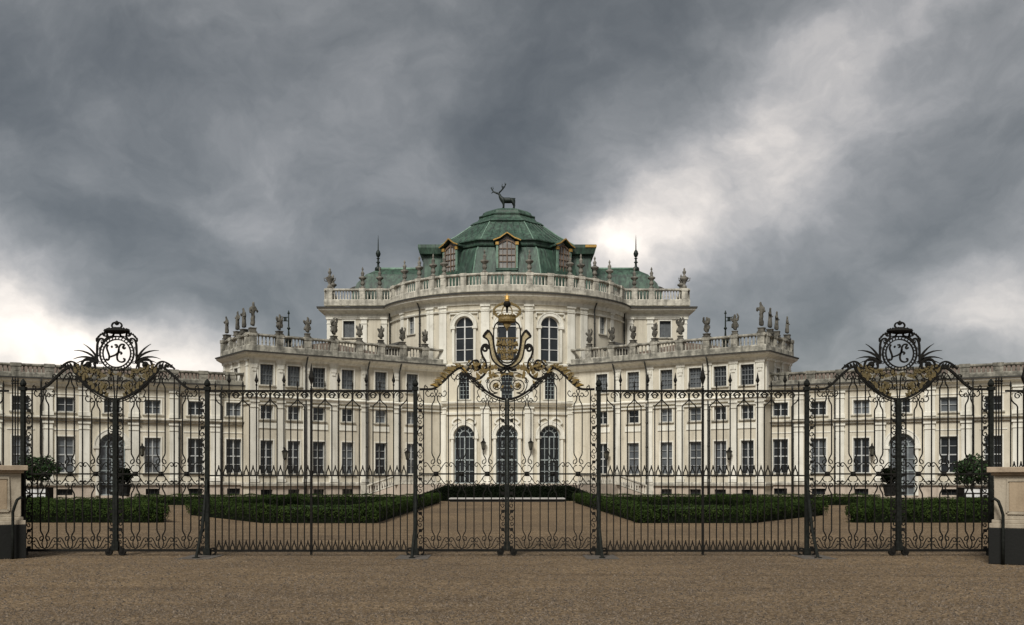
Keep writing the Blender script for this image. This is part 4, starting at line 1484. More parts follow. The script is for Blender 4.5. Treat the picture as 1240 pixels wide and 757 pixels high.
for s_ in (-1, 1):
    m = MB()
    y = s_ * .1
    if s_ < 0:
        beam = [(325, 320), (360, 290), (400, 250), (430, 215), (450, 185), (445, 130)]
        tines = [[(400, 250), (385, 205), (390, 150)], [(430, 215), (395, 205), (378, 200)], [(450, 185), (470, 150)]]
    else:
        beam = [(300, 318), (255, 300), (212, 280), (185, 245), (170, 205), (168, 180)]
        tines = [[(185, 245), (205, 215), (198, 170)], [(212, 280), (180, 300), (172, 318)], [(170, 205), (155, 195)]]
    m.tube([S(a, b, y + s_ * i * .06) for i, (a, b) in enumerate(beam)], [.085, .08, .075, .07, .06, .035], 6)
    for tn in tines:
        i0 = [b for b in beam].index(tn[0])
        m.tube([S(a, b, y + s_ * (i0 * .06 + .03 * j)) for j, (a, b) in enumerate(tn)], [.05, .045, .025][:len(tn)], 5)
    obj('antler', m.mesh('antler', 'bronze', True), st).location = (0, 0, 0)
m = MB()
m.lathe([(.75, -.1), (.7, .06), (.6, .07)], 12)
obj('base', m.mesh('base', 'bronze'), st).location = (0, 0, 0)

# ------------------------------------------------------------------ the wrought iron screen
YF = 21.3
KF = YF / 1200                                          # metres per drawing unit of the screen
GB = 673.0                                              # drawing height of the ground line
def g(x, y):
    return (x * KF, (GB - y) * KF)
def gp(pts):
    return [g(*p) for p in pts]
HW, HD = .0108, .013                                     # half section of a bar

_gc = {}
def cached(key, build):
    if key not in _gc:
        _gc[key] = build()
    return _gc[key]

def top_y(u):
    if u <= 17:
        return 471.5
    if u <= 57:
        t = (u - 17) / 40
        return 471.5 - 27 * (t * t * (3 - 2 * t))
    if u <= 60:
        return 444.5 + (u - 57) * 2
    return 450.5 + 33 * sin(pi / 2 * (u - 60) / 50)

def lyre(mb, a, b, y_lo, y_hi, lo_neck=True, hi_neck=True, hw=HW):
    pass

def bar_path(x, mid, y0, y1, neck0, neck1):
    """bar of a pair: optional lyre necks at the lower (y0) and upper (y1) end"""
    pts = []
    s = 1 if x > mid else -1
    if neck0:
        pts += [(mid + s * 3.4, y0 + 2.5), (mid + s * 1.5, y0), (mid + s * 2.2, y0 - 4), (x - s * .6, y0 - 8), (x, y0 - 11), (x, y0 - 13)]
    else:
        pts += [(x, y0)]
    pts += [(x, y0 + (y1 - y0) * .35), (x, y0 + (y1 - y0) * .65)]
    if neck1:
        pts += [(x, y1 + 13), (x, y1 + 11), (x - s * .6, y1 + 8), (mid + s * 2.2, y1 + 4), (mid + s * 1.5, y1), (mid + s * 3.4, y1 - 2.5)]
    else:
        pts += [(x, y1)]
    return smooth_path(pts, 4)

def mid_scroll():
    """rosette and S-scrolls of the middle band, centred on a bar pair"""
    m = MB()
    for sx in (-1, 1):
        for sy, k in ((-1, 1.0), (1, .92)):
            f = lambda x, y: (sx * x, 574 + (574 - y) * k if sy > 0 else y)
            a = [(0, 574), (4, 571), (8, 564.5), (11.5, 560.5), (14.2, 561), (14.6, 564), (12.6, 565), (11.8, 563.4)]
            b = [(3.2, 556.5), (5.4, 558), (5.8, 561), (3.6, 562), (2.6, 560.4)]
            c = [(2.0, 573), (5.5, 568.5), (4.2, 564.5), (1.2, 563.5)]
            for q in (a, b, c):
                m.ribbon(gp(smooth_path([f(*p) for p in q], 4)), HW * .8, HD * .8)
    m.lathe([(.001, -.05), (.04, -.04), (.055, 0), (.04, .04), (.001, .05)], 8, (0, 0), g(0, 574)[1], False)
    m.ribbon(gp([(-2.6, 574), (2.6, 574)]), .05, .022)
    return m.mesh('scrollwork', 'iron')

def foot_scroll():
    m = MB()
    for sx in (-1, 1):
        for q in ([(3.2, 649.5), (5.6, 651), (5.6, 654), (3.4, 654.6), (2.8, 652.8)],
                  [(1.5, 652), (3.2, 658), (1.4, 663.5), (0, 664.4)],
                  [(1.0, 664), (5, 662), (8, 656), (11, 651.6), (14, 651.8), (14.8, 655), (12.6, 656.4), (11.6, 654.6)],
                  [(6, 664), (9.5, 663), (12, 659.5), (15, 659), (15.2, 662)]):
            m.ribbon(gp(smooth_path([(sx * a, b) for a, b in q], 4)), HW * .8, HD * .8)
    return m.mesh('scrollwork', 'iron')

def head_scroll():
    """scroll pair under the top rail, local to the neck of a bar pair at (0, 0)"""
    m = MB()
    for sx in (-1, 1):
        for q in ([(3.2, -2), (5.4, -.5), (6.6, -3.4), (4.6, -5.4), (3.4, -4)], [(1.5, 0), (.6, -4), (2, -8), (0, -10)],
                  [(6, -3), (9.5, -1), (12.5, -4.5), (11, -8), (9, -6.4)]):
            m.ribbon([(a * KF, -b * KF) for a, b in smooth_path([(sx * p[0], p[1]) for p in q], 4)], HW * .8, HD * .8)
    return m.mesh('scrollwork', 'iron')

def strip_scroll(y0, y1, w=8.0):
    """panel of stacked scrolls between two uprights"""
    m = MB()
    n = max(2, int(round((y1 - y0) / 21)))
    p = (y1 - y0) / n
    for k in range(n):
        a = y0 + p * k
        s = 1 if k % 2 else -1
        xm = w / 2
        m.ribbon(gp(smooth_path([(xm + s * 1.2, a + p * .30), (xm - s * .4, a + p * .24), (xm - s * 1.6, a + p * .34), (xm - s * .4, a + p * .46), (xm + s * 2.2, a + p * .42),
                                 (xm + s * 3.2, a + p * .26), (xm + s * 1.6, a + p * .08), (xm - s * 2.2, a - p * .06), (xm - s * 3.3, a - p * .2)][:(9 if k else 7)], 4)), HW * .75, HD * .8)
        m.ribbon(gp(smooth_path([(xm - s * 1.6, a + p * .60), (xm + s * .2, a + p * .56), (xm + s * 1.2, a + p * .66), (xm - s * .4, a + p * .76), (xm - s * 3.0, a + p * .62), (xm - s * 3.4, a + p * .44), (xm - s * 1.6, a + p * .34)], 4)), HW * .75, HD * .8)
        m.ribbon(gp([(xm - 2, a + p * .97), (xm + 2, a + p * .97)]), .03, .02)
        m.ribbon(gp([(xm, a + p * .88), (xm, a + p * 1.06)]), .022, .018)
    return m.mesh('scroll_strip', 'iron')

LEAF_PAIRS = [(19, 29), (50, 60), (81, 91)]
LEAF_SINGLE = [39, 70]
BLN = [0]
def blade(m, x, y, ang, ln, w, curl=0.0, hd=.014, n=6):
    """tapered leaf blade from (x, y) in drawing units, angle in degrees (0 = right, 90 = up)"""
    pts, ws = [], []
    BLN[0] += 1
    a = radians(ang)
    for k in range(n + 1):
        t = k / n
        pts.append(g(x, y))
        ws.append(KF * w * (.35 + 1.3 * sin(pi * min(1, t * .9 + .12))) * (1 - t) ** .45 * .62 + .003)
        a += radians(curl) / n
        x += ln / n * cos(a)
        y -= ln / n * sin(a)
    m.ribbon(pts, ws, hd * (.8 + .4 * ((BLN[0] * .618) % 1)), ((BLN[0] * .381966) % 1 - .5) * .05)

def rosette(m, x, y, r, n=6):
    for k in range(n):
        blade(m, x, y, 360 * k / n, r, r * .38, 25, .02, 4)
    cx, cz = g(x, y)
    m.lathe([(.001, -.04), (.03, -.025), (.035, 0), (.03, .025), (.001, .04)], 7, (cx, -.02), cz, False)

def acanthus(m, x, y, ang, ln, n=7, side=1, w=2.2):
    """leaf spray: short curled blades along a bent rib"""
    for k in range(n):
        t = k / (n - 1)
        bx, by = x + cos(radians(ang)) * ln * t, y - sin(radians(ang)) * ln * t
        blade(m, bx, by, ang + side * (62 - 34 * t), ln * (.42 - .16 * t), w, -side * 55)
        blade(m, bx, by, ang - side * (38 - 30 * t), ln * (.26 - .08 * t), w * .8, side * 45)
    blade(m, x, y, ang, ln * 1.25, w * .8, side * 18)

def gate(cx, label, kind):
    G = thing('iron_gate', label, 'gate', (cx, YF, 0), 'gates of the iron screen')
    def P(name, m, mat='iron', par=None, loc=(0, 0)):
        me = m if isinstance(m, bpy.types.Mesh) else m.mesh(name, mat)
        o = obj(name, me, par or G)
        o.location = (loc[0] * KF, 0, -loc[1] * KF)
        return o
    for sg in (-1, 1):
        X = lambda u: sg * (110 - u)
        key = lambda *a: (sg,) + a
        # frame of the leaf
        def rail():
            m = MB()
            tp = [(X(u), top_y(u)) for u in np.linspace(4, 57, 22)]
            m.ribbon(gp(tp), .023, .03)
            return m.mesh('top_rail', 'iron')
        P('top_rail', cached(key('top'), rail))
        def arc():
            m = MB()
            m.ribbon(gp([(X(u), top_y(u)) for u in np.linspace(58, 109.5, 22)]), .023, .028)
            m.ribbon(gp([(X(u), top_y(u) + 3.2) for u in np.linspace(62, 107, 20)]), .010, .02)
            return m.mesh('arched_rail', 'iron')
        P('arched_rail', cached(key('arc'), arc))
        def straight(y, w):
            m = MB()
            m.ribbon(gp([(X(3.6), y), (X(107), y)]), w, .026)
            return m.mesh('rail', 'iron')
        P('bottom_rail', cached(key('bot'), lambda: straight(666.5, .026)))
        P('middle_rail', cached(key('mid'), lambda: straight(574, .016)))
        # bars
        for u in [9] + LEAF_SINGLE + [101]:
            def sb(u=u):
                m = MB()
                m.ribbon(gp([(X(u), 666), (X(u), 574), (X(u), top_y(u))]), HW, HD)
                return m.mesh('bar', 'iron')
            P('bar', cached(key('s', u), sb))
        for pr in LEAF_PAIRS:
            mid = sum(pr) / 2
            T = max(top_y(mid - 5), top_y(mid + 5), top_y(mid)) + 10
            for u in pr:
                def ub(u=u):
                    m = MB()
                    m.ribbon(gp(bar_path(X(u), X(mid), 559, T, True, True)), HW, HD)
                    return m.mesh('bar', 'iron')
                def lb(u=u):
                    m = MB()
                    m.ribbon(gp(bar_path(X(u), X(mid), 652, 589, True, True)), HW, HD)
                    return m.mesh('bar', 'iron')
                P('bar', cached(key('u', u), ub))
                P('bar', cached(key('l', u), lb))
            P('scrollwork', cached('mid', mid_scroll), loc=(X(mid), 0))
            P('scrollwork', cached('foot', foot_scroll), loc=(X(mid), 0))
            P('scrollwork', cached('head', head_scroll), loc=(X(mid), T - GB))
        x0, x1 = sorted((X(1), X(9)))
        P('scroll_strip', cached('st1', lambda: strip_scroll(477, 664)), loc=(x0, 0))
        x0, x1 = sorted((X(101), X(108.5)))
        P('scroll_strip', cached('st2', lambda: strip_scroll(488, 664)), loc=(x0, 0))
        def stile():
            m = MB()
            a, b = sorted((X(107.2), X(109.9)))
            (xa, za), (xb, zb) = g(a, 667), g(b, 484)
            m.box(xa, xb, -.05, .05, za, zb)
            m.box(xa - .02 * (sg < 0), xb + .02 * (sg > 0), -.06, .06, za + .02, za + .2)
            return m.mesh('meeting_stile', 'post_iron')
        P('meeting_stile', cached(key('stile'), stile))
        def wheel():
            m = MB()
            x, z = g(X(102), 669)
            for yy in (-.03,):
                n = 14
                vs = [(x + .075 * cos(2 * pi * k / n), dd, .077 + .075 * sin(2 * pi * k / n)) for dd in (-.035, .035) for k in range(n)]
                m.add(vs, [tuple(range(n)), tuple(range(2 * n - 1, n - 1, -1))] + [(k, n + k, n + (k + 1) % n, (k + 1) % n) for k in range(n)])
            m.box(x - .03, x + .03, -.05, .05, .07, .16)
            return m.mesh('roller', 'iron')
        P('roller', cached(key('wheel'), wheel))
        # curls that ride on the rising rail and scrolls below its peak
        for u, yc, r, a0, tn in ((27, top_y(27) - 3, 2.4, 90, -1.3), (36, top_y(36) - 3.4, 2.8, 90, -1.3), (12, 469, 2.6, -90, 1.2)):
            m = MB()
            m.ribbon(gp([(sg * a + X(u), b + yc) for a, b in spiral(0, 0, r, .7, a0, tn)]), HW * .8, HD * .8)
            P('curl', m)
        for q in ([(46, 462), (50, 454), (56, 452), (58, 457), (54, 459.5), (52.5, 457)], [(64, 468), (62, 460), (66, 456), (69, 459)], [(76, 480), (74, 474), (78, 471), (80, 475)]):
            m = MB()
            m.ribbon(gp(smooth_path([(X(a), b) for a, b in q], 4)), HW * .75, HD * .8)
            P('curl', m)

    # ---- the crest above the leaves
    C = MB()
    for sg in (-1, 1):
        f = lambda q: gp(smooth_path([(sg * a, b) for a, b in q], 5))
        # big volutes resting on the arched rails, with outer tendrils
        sp = [(sg * (12.5 + (a - 12.5)), b) for a, b in spiral(13.0, 467, 9.0, 2.0, 100, -1.7)]
        C.ribbon(gp([(a, b) for a, b in sp]), HW, HD)
        C.ribbon(f([(11.5, 475.8), (19, 476.5), (24, 468), (22.5, 459), (15, 452.5), (7, 452), (3, 456), (2, 470), (1, 483)]), HW, HD)
        C.ribbon(f([(26, 474), (30, 467), (38, 460), (44, 457.5), (47, 460), (44.5, 463), (42.5, 461)]), HW * .9, HD)
        C.ribbon(f([(26, 474), (33, 471), (38, 467), (37, 463.4), (33.5, 464), (34, 466.6)]), HW * .9, HD)
        C.ribbon(f([(50, 455), (42, 459), (34, 459.5), (28, 455), (25, 447), (27, 440)]), HW, HD)
    crest = P('crest', C)
    gl = MB()
    for sg in (-1, 1):
        rosette(gl, sg * 13, 467, 4.2)
        acanthus(gl, sg * 20, 458, 90 - sg * 10 + (180 if 0 else 0), 9, 4, sg, 2.2)
        for a, b, an in ((17, 456, 150), (8, 453, 160), (27, 452, 110), (33, 457, 30)):
            ang = an if sg > 0 else 180 - an
            blade(gl, sg * a, b, ang, 8, 2.4, sg * 50)
            blade(gl, sg * a, b, ang + 35, 6, 2.0, -sg * 50)
    if kind == 'side':
        c0 = (1.5, 428.0)
        m = MB()
        for r, hw in ((20.5, .014), (16.8, .011)):
            m.ribbon(gp([(c0[0] + r * cos(2 * pi * k / 48), c0[1] + r * sin(2 * pi * k / 48)) for k in range(49)]), hw, .022)
        for k in range(30):
            a = 2 * pi * k / 30
            m.ribbon(gp([(c0[0] + 16.9 * cos(a), c0[1] + 16.9 * sin(a)), (c0[0] + 20.4 * cos(a + .05), c0[1] + 20.4 * sin(a + .05))]), .009, .012)
        P('ring', m, 'iron', crest)
        m = MB()
        z = lambda a, b: (c0[0] + (a - 480) / 7.57, c0[1] + (b - 390) / 7.57)
        for q in ([(400, 310), (388, 340), (398, 375), (410, 415), (405, 445), (388, 452), (384, 438)],
                  [(408, 425), (440, 415), (470, 402), (495, 378), (500, 350)],
                  [(560, 335), (545, 348), (535, 335), (548, 312), (522, 308), (502, 330), (494, 375), (482, 420), (490, 455), (520, 470), (548, 462), (552, 442), (538, 440)],
                  [(494, 385), (512, 378), (524, 388), (514, 400)], [(460, 315), (478, 312), (482, 330), (468, 336)], [(430, 322), (436, 330), (428, 336)]):
            m.ribbon(gp(smooth_path([z(*p) for p in q], 5)), .017, .015)
        P('monogram', m, 'iron', crest)
        # canopy crown
        m = MB()
        cx_, cz_ = g(1.5, 401)
        def dish(m, x, zz, prof, sy=.55, n=18):
            k0 = len(m.v)
            m.lathe(prof, n, (0, 0), 0)
            for i in range(k0, len(m.v)):
                a, b, c = m.v[i]
                m.v[i] = (x + a, b * sy, zz + c)
        dish(m, cx_, cz_, [(.12, -.06), (.24, -.035), (.29, 0), (.26, .035), (.15, .06), (.08, .08)])
        for k in range(12):
            blade(m, 1.5 + 14 * cos(pi * k / 11), 399.6, 90 + 20 * cos(pi * k / 11), .9 + 2.8 * sin(pi * k / 11), 1.5, 0)
        for s_ in (-1, 1):
            m.ribbon(gp(smooth_path([(1.5 + s_ * 3, 398), (1.5 + s_ * 6, 395), (1.5 + s_ * 4.5, 391.5), (1.5, 390.2)], 4)), .016, .016)
        m.lathe([(.001, -.05), (.04, -.03), (.05, 0), (.04, .03), (.001, .06)], 8, (cx_, 0), g(0, 391.5)[1], False)
        P('crown', m, 'iron', crest)
        for s_ in (-1, 1):
            m = MB()
            h = lambda q: gp(smooth_path([(1.5 + s_ * a, b) for a, b in q], 5))
            m.ribbon(h([(24, 441), (24, 430), (23.5, 417), (21, 411), (17, 410.5), (16, 414), (19, 415.5)]), .02, .02)
            m.ribbon(h([(15, 412), (12, 409), (12, 404), (15, 403), (16, 406), (14, 407)]), .018, .018)
            m.ribbon(h([(9, 408), (5, 407), (4, 404), (7, 403.4)]), .018, .018)
            m.ribbon(h([(14, 404.5), (19, 405), (22, 408), (24.5, 411), (24, 414)]), .016, .016)
            for a, b in ((20, 405), (22.5, 407.5), (24.6, 410), (17.5, 403.4)):
                x, zz = g(1.5 + s_ * a, b)
                m.lathe([(.001, -.022), (.02, 0), (.001, .022)], 6, (x, 0), zz, False)
            # open volute beside the ring
            m.ribbon(h([(26.5, 445.5), (27, 439), (31, 435), (36.5, 434.6), (41.5, 438.5), (43, 445.5)]), .020, .022)
            m.ribbon(gp([(1.5 + s_ * a, b) for a, b in spiral(35, 441.5, 4.6, 1.2, 0, 1.4)]), .016, .016)
            m.ribbon(h([(26, 446), (40, 446.2), (55, 446.5)]), .018, .024)
            rosette(m, 1.5 + s_ * 34.5, 441.8, 2.6, 5)
            P('volute', m, 'iron', crest)
        for s_ in (-1, 1):
            m = MB()                                     # acanthus over the peak of the rail
            m.ribbon(gp(smooth_path([(1.5 + s_ * a, b) for a, b in [(46, 446), (50, 440), (56, 438), (63, 441), (70, 447)]], 5)), .018, .022)
            for k in range(6):
                blade(m, 1.5 + s_ * (48 + 3.4 * k), 446 - .1 * k, 90 + s_ * (18 - 14 * k * .4), 7.0 - .75 * abs(k - 2), 1.7, -s_ * 40)
            P('acanthus', m, 'iron', crest)
            tips = [(138, 32, 9, -62), (120, 33, 10, -60), (156, 27, 8, -48), (106, 29, 10, -42), (172, 20, 10, -40)]
            for (an, ln, w, cu) in tips:
                m = MB()
                blade(m, 1.5 + s_ * 22.5, 438, an if s_ < 0 else 180 - an, ln, 1.35, (cu if s_ < 0 else -cu) * -1, .012)
                P('palm_leaf', m, 'iron', crest)
        for s_ in (-1, 1):
            for k in range(5):
                acanthus(gl, s_ * (20 + 6 * k), 450 + (3 - k) * 1.0, 90 - s_ * (50 - 8 * k), 7, 4, s_, 2.0)
            acanthus(gl, s_ * 40, 458, 90 + s_ * 38, 12, 5, -s_, 2.0)
            for k in range(8):
                u = 62 + 5.2 * k
                blade(gl, s_ * (110 - u), top_y(u) - 1, 90 + s_ * (10 + 9 * sin(k * 5.0)), 8 + 2.5 * sin(k * 3.3), 2.2, s_ * (50 if k % 2 else -50))
                blade(gl, s_ * (110 - u), top_y(u) - 2, 90 - s_ * (30 + 9 * sin(k * 2.0)), 6.5, 1.8, s_ * 60)
            for k in range(4):
                blade(gl, s_ * 13, 467, 90 - s_ * (20 + 45 * k), 9, 2.0, -s_ * 70)
    else:
        z = lambda a, b: ((a - 302) / 5.41, 350 + b / 5.41)
        m = MB()
        hat = MB()
        for s_ in (-1, 1):
            h = lambda q, n=5: gp(smooth_path([(s_ * z(*p)[0], z(*p)[1]) for p in q], n))
            inner = [(180, 270), (205, 308), (216, 380), (236, 450), (272, 492), (302, 503)]
            outer = [(146, 314), (178, 338), (190, 400), (206, 462), (246, 502), (292, 521)]
            m.ribbon(h(inner), .016, .03)
            m.ribbon(h(outer), .016, .03)
            m.ribbon(h([(146, 314), (160, 290), (180, 270)]), .024, .03)
            m.ribbon(h([(250, 212), (222, 240), (214, 300), (220, 380), (240, 440), (275, 478), (302, 486)]), .013, .025)
            a, b = smooth_path([z(*p) for p in inner], 8), smooth_path([z(*p) for p in outer], 8)
            for i in range(0, len(a) - 1):
                p, q = a[i], b[min(i + 1, len(b) - 1)]
                hat.ribbon(gp([(s_ * p[0], p[1]), (s_ * q[0], q[1])]), .009, .010)
                p, q = a[min(i + 1, len(a) - 1)], b[i]
                hat.ribbon(gp([(s_ * p[0], p[1]), (s_ * q[0], q[1])]), .009, .009, .012)
            m.ribbon(gp([(s_ * z(*p)[0], z(*p)[1]) for p in spiral(160, 393, 24, 6, 0, -1.3)]), .022, .02)
            m.ribbon(h([(184, 393), (170, 366), (146, 370), (133, 400), (142, 440), (160, 472), (166, 520), (150, 565), (105, 588), (60, 575), (30, 560)]), .022, .022)
            m.ribbon(gp([(s_ * z(*p)[0], z(*p)[1]) for p in spiral(98, 508, 30, 7, -30, 1.5)]), .022, .02)
            m.ribbon(h([(125, 523), (110, 470), (70, 480), (50, 520), (30, 535), (0, 520)]), .02, .02)
            m.ribbon(h([(302, 505), (270, 530), (240, 528)]), .03, .03)
            m.ribbon(h([(302, 520), (285, 545), (262, 552)]), .02, .02)
        P('cartouche', m, 'iron', crest)
        P('lattice_band', hat, 'hatch', crest)
        m = MB()                                         # coat of arms: quartered field of gilt charges
        for a, b in (((228, 322), (376, 322)), ((228, 372), (376, 372)), ((232, 420), (372, 420)), ((265, 322), (265, 455)), ((302, 318), (302, 470)), ((340, 322), (340, 455)), ((246, 462), (358, 462))):
            m.ribbon(gp([z(*a), z(*b)]), .011, .014)
        rr = random.Random(4)
        for cx_ in (247, 283, 321, 358):
            for cy_ in (346, 396, 440):
                x, y = z(cx_, cy_)
                if (cx_ in (247, 358)) and cy_ == 440:
                    continue
                for k in range(5):
                    blade(m, x, y + 2, 90 + 72 * k + rr.uniform(-20, 20), 3.6, 1.7, rr.uniform(-80, 80), .018, 4)
                if (cx_ + cy_) % 2:
                    m.ribbon(gp([(x - 2, y), (x + 2, y)]), .02, .02); m.ribbon(gp([(x, y - 2.6), (x, y + 2.6)]), .02, .02)
        P('coat_of_arms', m, 'gold', crest)
        m = MB()                                         # crown
        def ring(m, x, y, prof, sy=.6, n=18):
            k0 = len(m.v)
            m.lathe(prof, n, (0, 0), 0)
            X_, Z_ = g(x, y)
            for i in range(k0, len(m.v)):
                a, b, c = m.v[i]
                m.v[i] = (X_ + a, b * sy, Z_ + c)
        ring(m, 0, 387, [(.14, -.07), (.185, -.05), (.195, 0), (.18, .05), (.20, .085), (.15, .085)])
        for s_ in (-1, 1):
            h = lambda q, n=5: gp(smooth_path([(s_ * z(*p)[0], z(*p)[1]) for p in q], n))
            m.ribbon(h([(248, 188), (218, 160), (222, 128), (258, 104), (302, 98)]), .017, .03)
            for p in ((214, 150), (217, 134), (228, 120), (243, 110), (260, 102), (280, 97), (232, 172), (222, 162)):
                x, y = z(*p)
                X_, Z_ = g(s_ * x, y)
                m.lathe([(.001, -.035), (.033, 0), (.001, .035)], 6, (X_, 0), Z_, False)
            for p, an in (((252, 185), 120), ((272, 185), 105), ((292, 185), 95)):
                x, y = z(*p)
                blade(m, s_ * x, y, an if s_ < 0 else 180 - an, 4.2, 2.4, 0, .02)
            m.ribbon(h([(275, 180), (268, 150), (280, 118), (302, 104)]), .012, .02)
            for p, an in (((219, 150), 165), ((224, 126), 140), ((244, 110), 120), ((268, 100), 105), ((222, 168), 190)):
                x, y = z(*p)
                blade(m, s_ * x, y, an if s_ < 0 else 180 - an, 3.2, 1.2, 0, .016, 4)
        P('crown', m, 'gold', crest)
        m = MB()
        x, zz = g(0, 371)
        m.lathe([(.02, -.14), (.03, -.02), (.075, .0), (.09, .05), (.06, .1), (.02, .12)], 8, (0, 0), zz, False)
        P('orb', m, 'iron', crest)
        m = MB()
        x, zz = g(0, 362.5)
        m.lathe([(.001, -.09), (.05, -.06), (.055, 0), (.03, .05), (.012, .09), (.001, .14)], 8, (0, 0), zz, False)
        m.ribbon(gp([(-3, 359), (3, 359)]), .016, .014)
        P('finial', m, 'gilt_trim', crest)
        m = MB()
        for k in range(5):
            blade(m, -3 + 1.5 * k, 391, -90 + (k - 2) * -8, 10.5 - 2.2 * abs(k - 2), 2.6, 0, .03)
        P('tassel', m, 'gold', crest)
        for s_ in (-1, 1):
            a_ = MB()                                    # gilt acanthus on the peak of the rail
            hi = MB()
            for k in range(17):
                u = 25 + 2.3 * k
                y = top_y(u) - .6
                j1, j2 = sin(k * 7.1) * 16, sin(k * 4.3 + 1) * 14
                w_ = sin(pi * min(1, (k + 3) / 17))
                blade(a_, s_ * (110 - u), y, 90 - s_ * (58 + j1 - 1.5 * k), 5.5 + 5.5 * w_ + j1 * .12, 1.25, -s_ * 45, .018)
                blade(hi if k % 3 == 0 else a_, s_ * (110 - u), y, 90 - s_ * (30 + j2 - 1.5 * k), 4.5 + 5.0 * w_ + j2 * .12, 1.1, -s_ * 60, .018)
                if k % 2:
                    blade(a_, s_ * (110 - u), y + 2, 90 - s_ * (80 + j2), 6.0, 1.1, s_ * 35, .018)
            P('acanthus_highlights', hi, 'gold_highlight', crest)  # scattered brighter blades, painted glints on the gilt leaf
            P('acanthus', a_, 'gold', crest)
            rosette(gl, s_ * 37.5, 443.6, 4.2)
            for k in range(8):
                blade(gl, s_ * 37.5, 443.6, 45 * k + 20, 7.5, 2.0, s_ * 70)
            acanthus(gl, s_ * 33, 452, 90 + s_ * 25, 11, 5, s_, 2.2)
            for k in range(4):
                blade(gl, s_ * (12 + 5 * k), 447 + k, 90 - s_ * (55 - 20 * k), 7, 2.4, s_ * 60)
    SP = ([(51, 454, 2.6), (45, 449, 3.4), (30, 437, 3.0), (24, 462, 2.6), (33, 467, 2.4), (41, 463, 2.0), (8, 459, 2.6), (6, 472, 2.2), (20, 446, 2.6), (47, 441, 2.2)] if kind == 'main' else
          [(22, 455, 3.2), (30, 460, 2.6), (40, 455, 3.0), (7, 459, 2.8), (46, 450, 2.4), (31, 451, 2.2), (6, 470, 2.0), (24, 466, 2.2)])
    for sg in (-1, 1):
        for i, (a, b, r) in enumerate(SP):
            m = MB()
            m.ribbon(gp([(sg * p, q) for p, q in spiral(a, b, r, .6, 40 * i, 1.5 if i % 2 else -1.5)] ), HW * .7, HD * .8, .012 * ((i % 3) - 1))
            P('curl', m, 'iron', crest)
            blade(gl, sg * a, b - r, 90 + sg * (30 - 25 * (i % 3)), 4.5, 1.2, sg * 50)
        if kind == 'side':
            for i in range(7):
                a = radians(-60 + 22 * i)
                m = MB()
                m.ribbon(gp([(1.5 + sg * p, q) for p, q in spiral(23.2 * cos(a), 428 + 23.2 * sin(a), 2.3, .5, 60 * i, 1.3 if i % 2 else -1.3)]), HW * .6, HD * .7, .01)
                P('curl', m, 'iron', crest)
    P('gilt_leaves', gl, 'gold' if kind == 'main' else 'gold_dull', crest)
    return G
gate((140 - 614) * KF, 'left wrought iron gate crowned by a ring monogram and palm leaves', 'side')
gate(0.0, 'tall central wrought iron gate crowned by a gilded crown and coat of arms', 'main')
gate((1088 - 614) * KF, 'right wrought iron gate crowned by a ring monogram and palm leaves', 'side')

# ---- posts with stays
for i, (px, lab) in enumerate(((28, 'iron gate post at the left stone pier'), (251, 'iron post between the left gate and the left fence panel'), (503, 'iron post between the left fence panel and the central gate'),
                               (725, 'iron post between the central gate and the right fence panel'), (977, 'iron post between the right fence panel and the right gate'), (1200, 'iron gate post at the right stone pier'))):
    X = (px - 614) * KF
    t = thing('gate_post', lab, 'post', (X, YF, 0), 'posts of the iron screen')
    def post():
        m = MB()
        a = .043
        m.box(-a, a, -a, a, 0, g(0, 470)[1])
        m.box(-a - .03, a + .03, -a - .03, a + .03, 0, .16)
        m.box(-a - .02, a + .02, -a - .02, a + .02, g(0, 473)[1], g(0, 468.5)[1])
        m.lathe([(.03, 0), (.06, .03), (.07, .07), (.05, .12), (.012, .17)], 8, (0, 0), g(0, 468.5)[1])
        return m.mesh('shaft', 'post_iron')
    obj('shaft', cached('post', post), t).location = (0, 0, 0)
    if i in (1, 2, 3, 4):
        s_ = -1 if i in (1, 2) else 1
        def stay(s_=s_):
            m = MB()
            pth = [(0, -.05, 1.62), (-s_ * .015, -.12, 1.54), (-s_ * .03, -.2, 1.40), (-s_ * .035, -.30, 1.1), (-s_ * .03, -.46, .6), (0, -.72, .08), (0, -.78, 0)]
            m.tube(pth, [.035] * 7, 6)
            m.box(-.06, .06, -.84, -.72, 0, .03)
            return m.mesh('stay', 'post_iron')
        obj('stay', cached(('stay', s_), stay), t).location = (0, 0, 0)
        def foot():
            m = MB()
            for s2 in (-1, 1):
                m.ribbon(smooth_path([(s2 * .05, .14), (s2 * .14, .16), (s2 * .18, .06), (s2 * .12, .02), (s2 * .24, .0)], 4), .016, .03)
            return m.mesh('foot_bracket', 'iron')
        obj('foot_bracket', cached('foot_b', foot), t).location = (0, 0, 0)
    sl_ = MB()
    sl_.box(X - .34, X + .34, YF - .98, YF + .16, .002, .012)
    if i in (1, 2, 3, 4):
        structure(part('threshold_slab', sl_, 'slab', None), 'flat stone slab in the gravel under the ' + lab, 'slab')

# ---- fence panels between the gates
def spear(y0, y1, w, key):
    def b():
        m = MB()
        h = (y0 - y1) * KF
        m.lathe([(.012, 0), (.03, .03), (.012, .06), (w, h * .42), (w * .55, h * .62), (.004, h)], 4, (0, 0), 0)
        return m.mesh('spearhead', 'iron')
    return cached(('spear', key), b)

def straight_bar(y0, y1, hw=HW):
    def b():
        m = MB()
        m.ribbon([(0, g(0, y0)[1]), (0, g(0, y1)[1])], hw, hw)
        return m.mesh('bar', 'iron')
    return cached(('bar', y0, y1, hw), b)

def picket():
    m = MB()
    for sx in (-1, 1):
        m.ribbon([(sx * .045, 0), (sx * .042, .06), (sx * .012, .13), (0, .21)], [.010, .012, .010, .006], .01)
    return m.mesh('picket', 'iron')

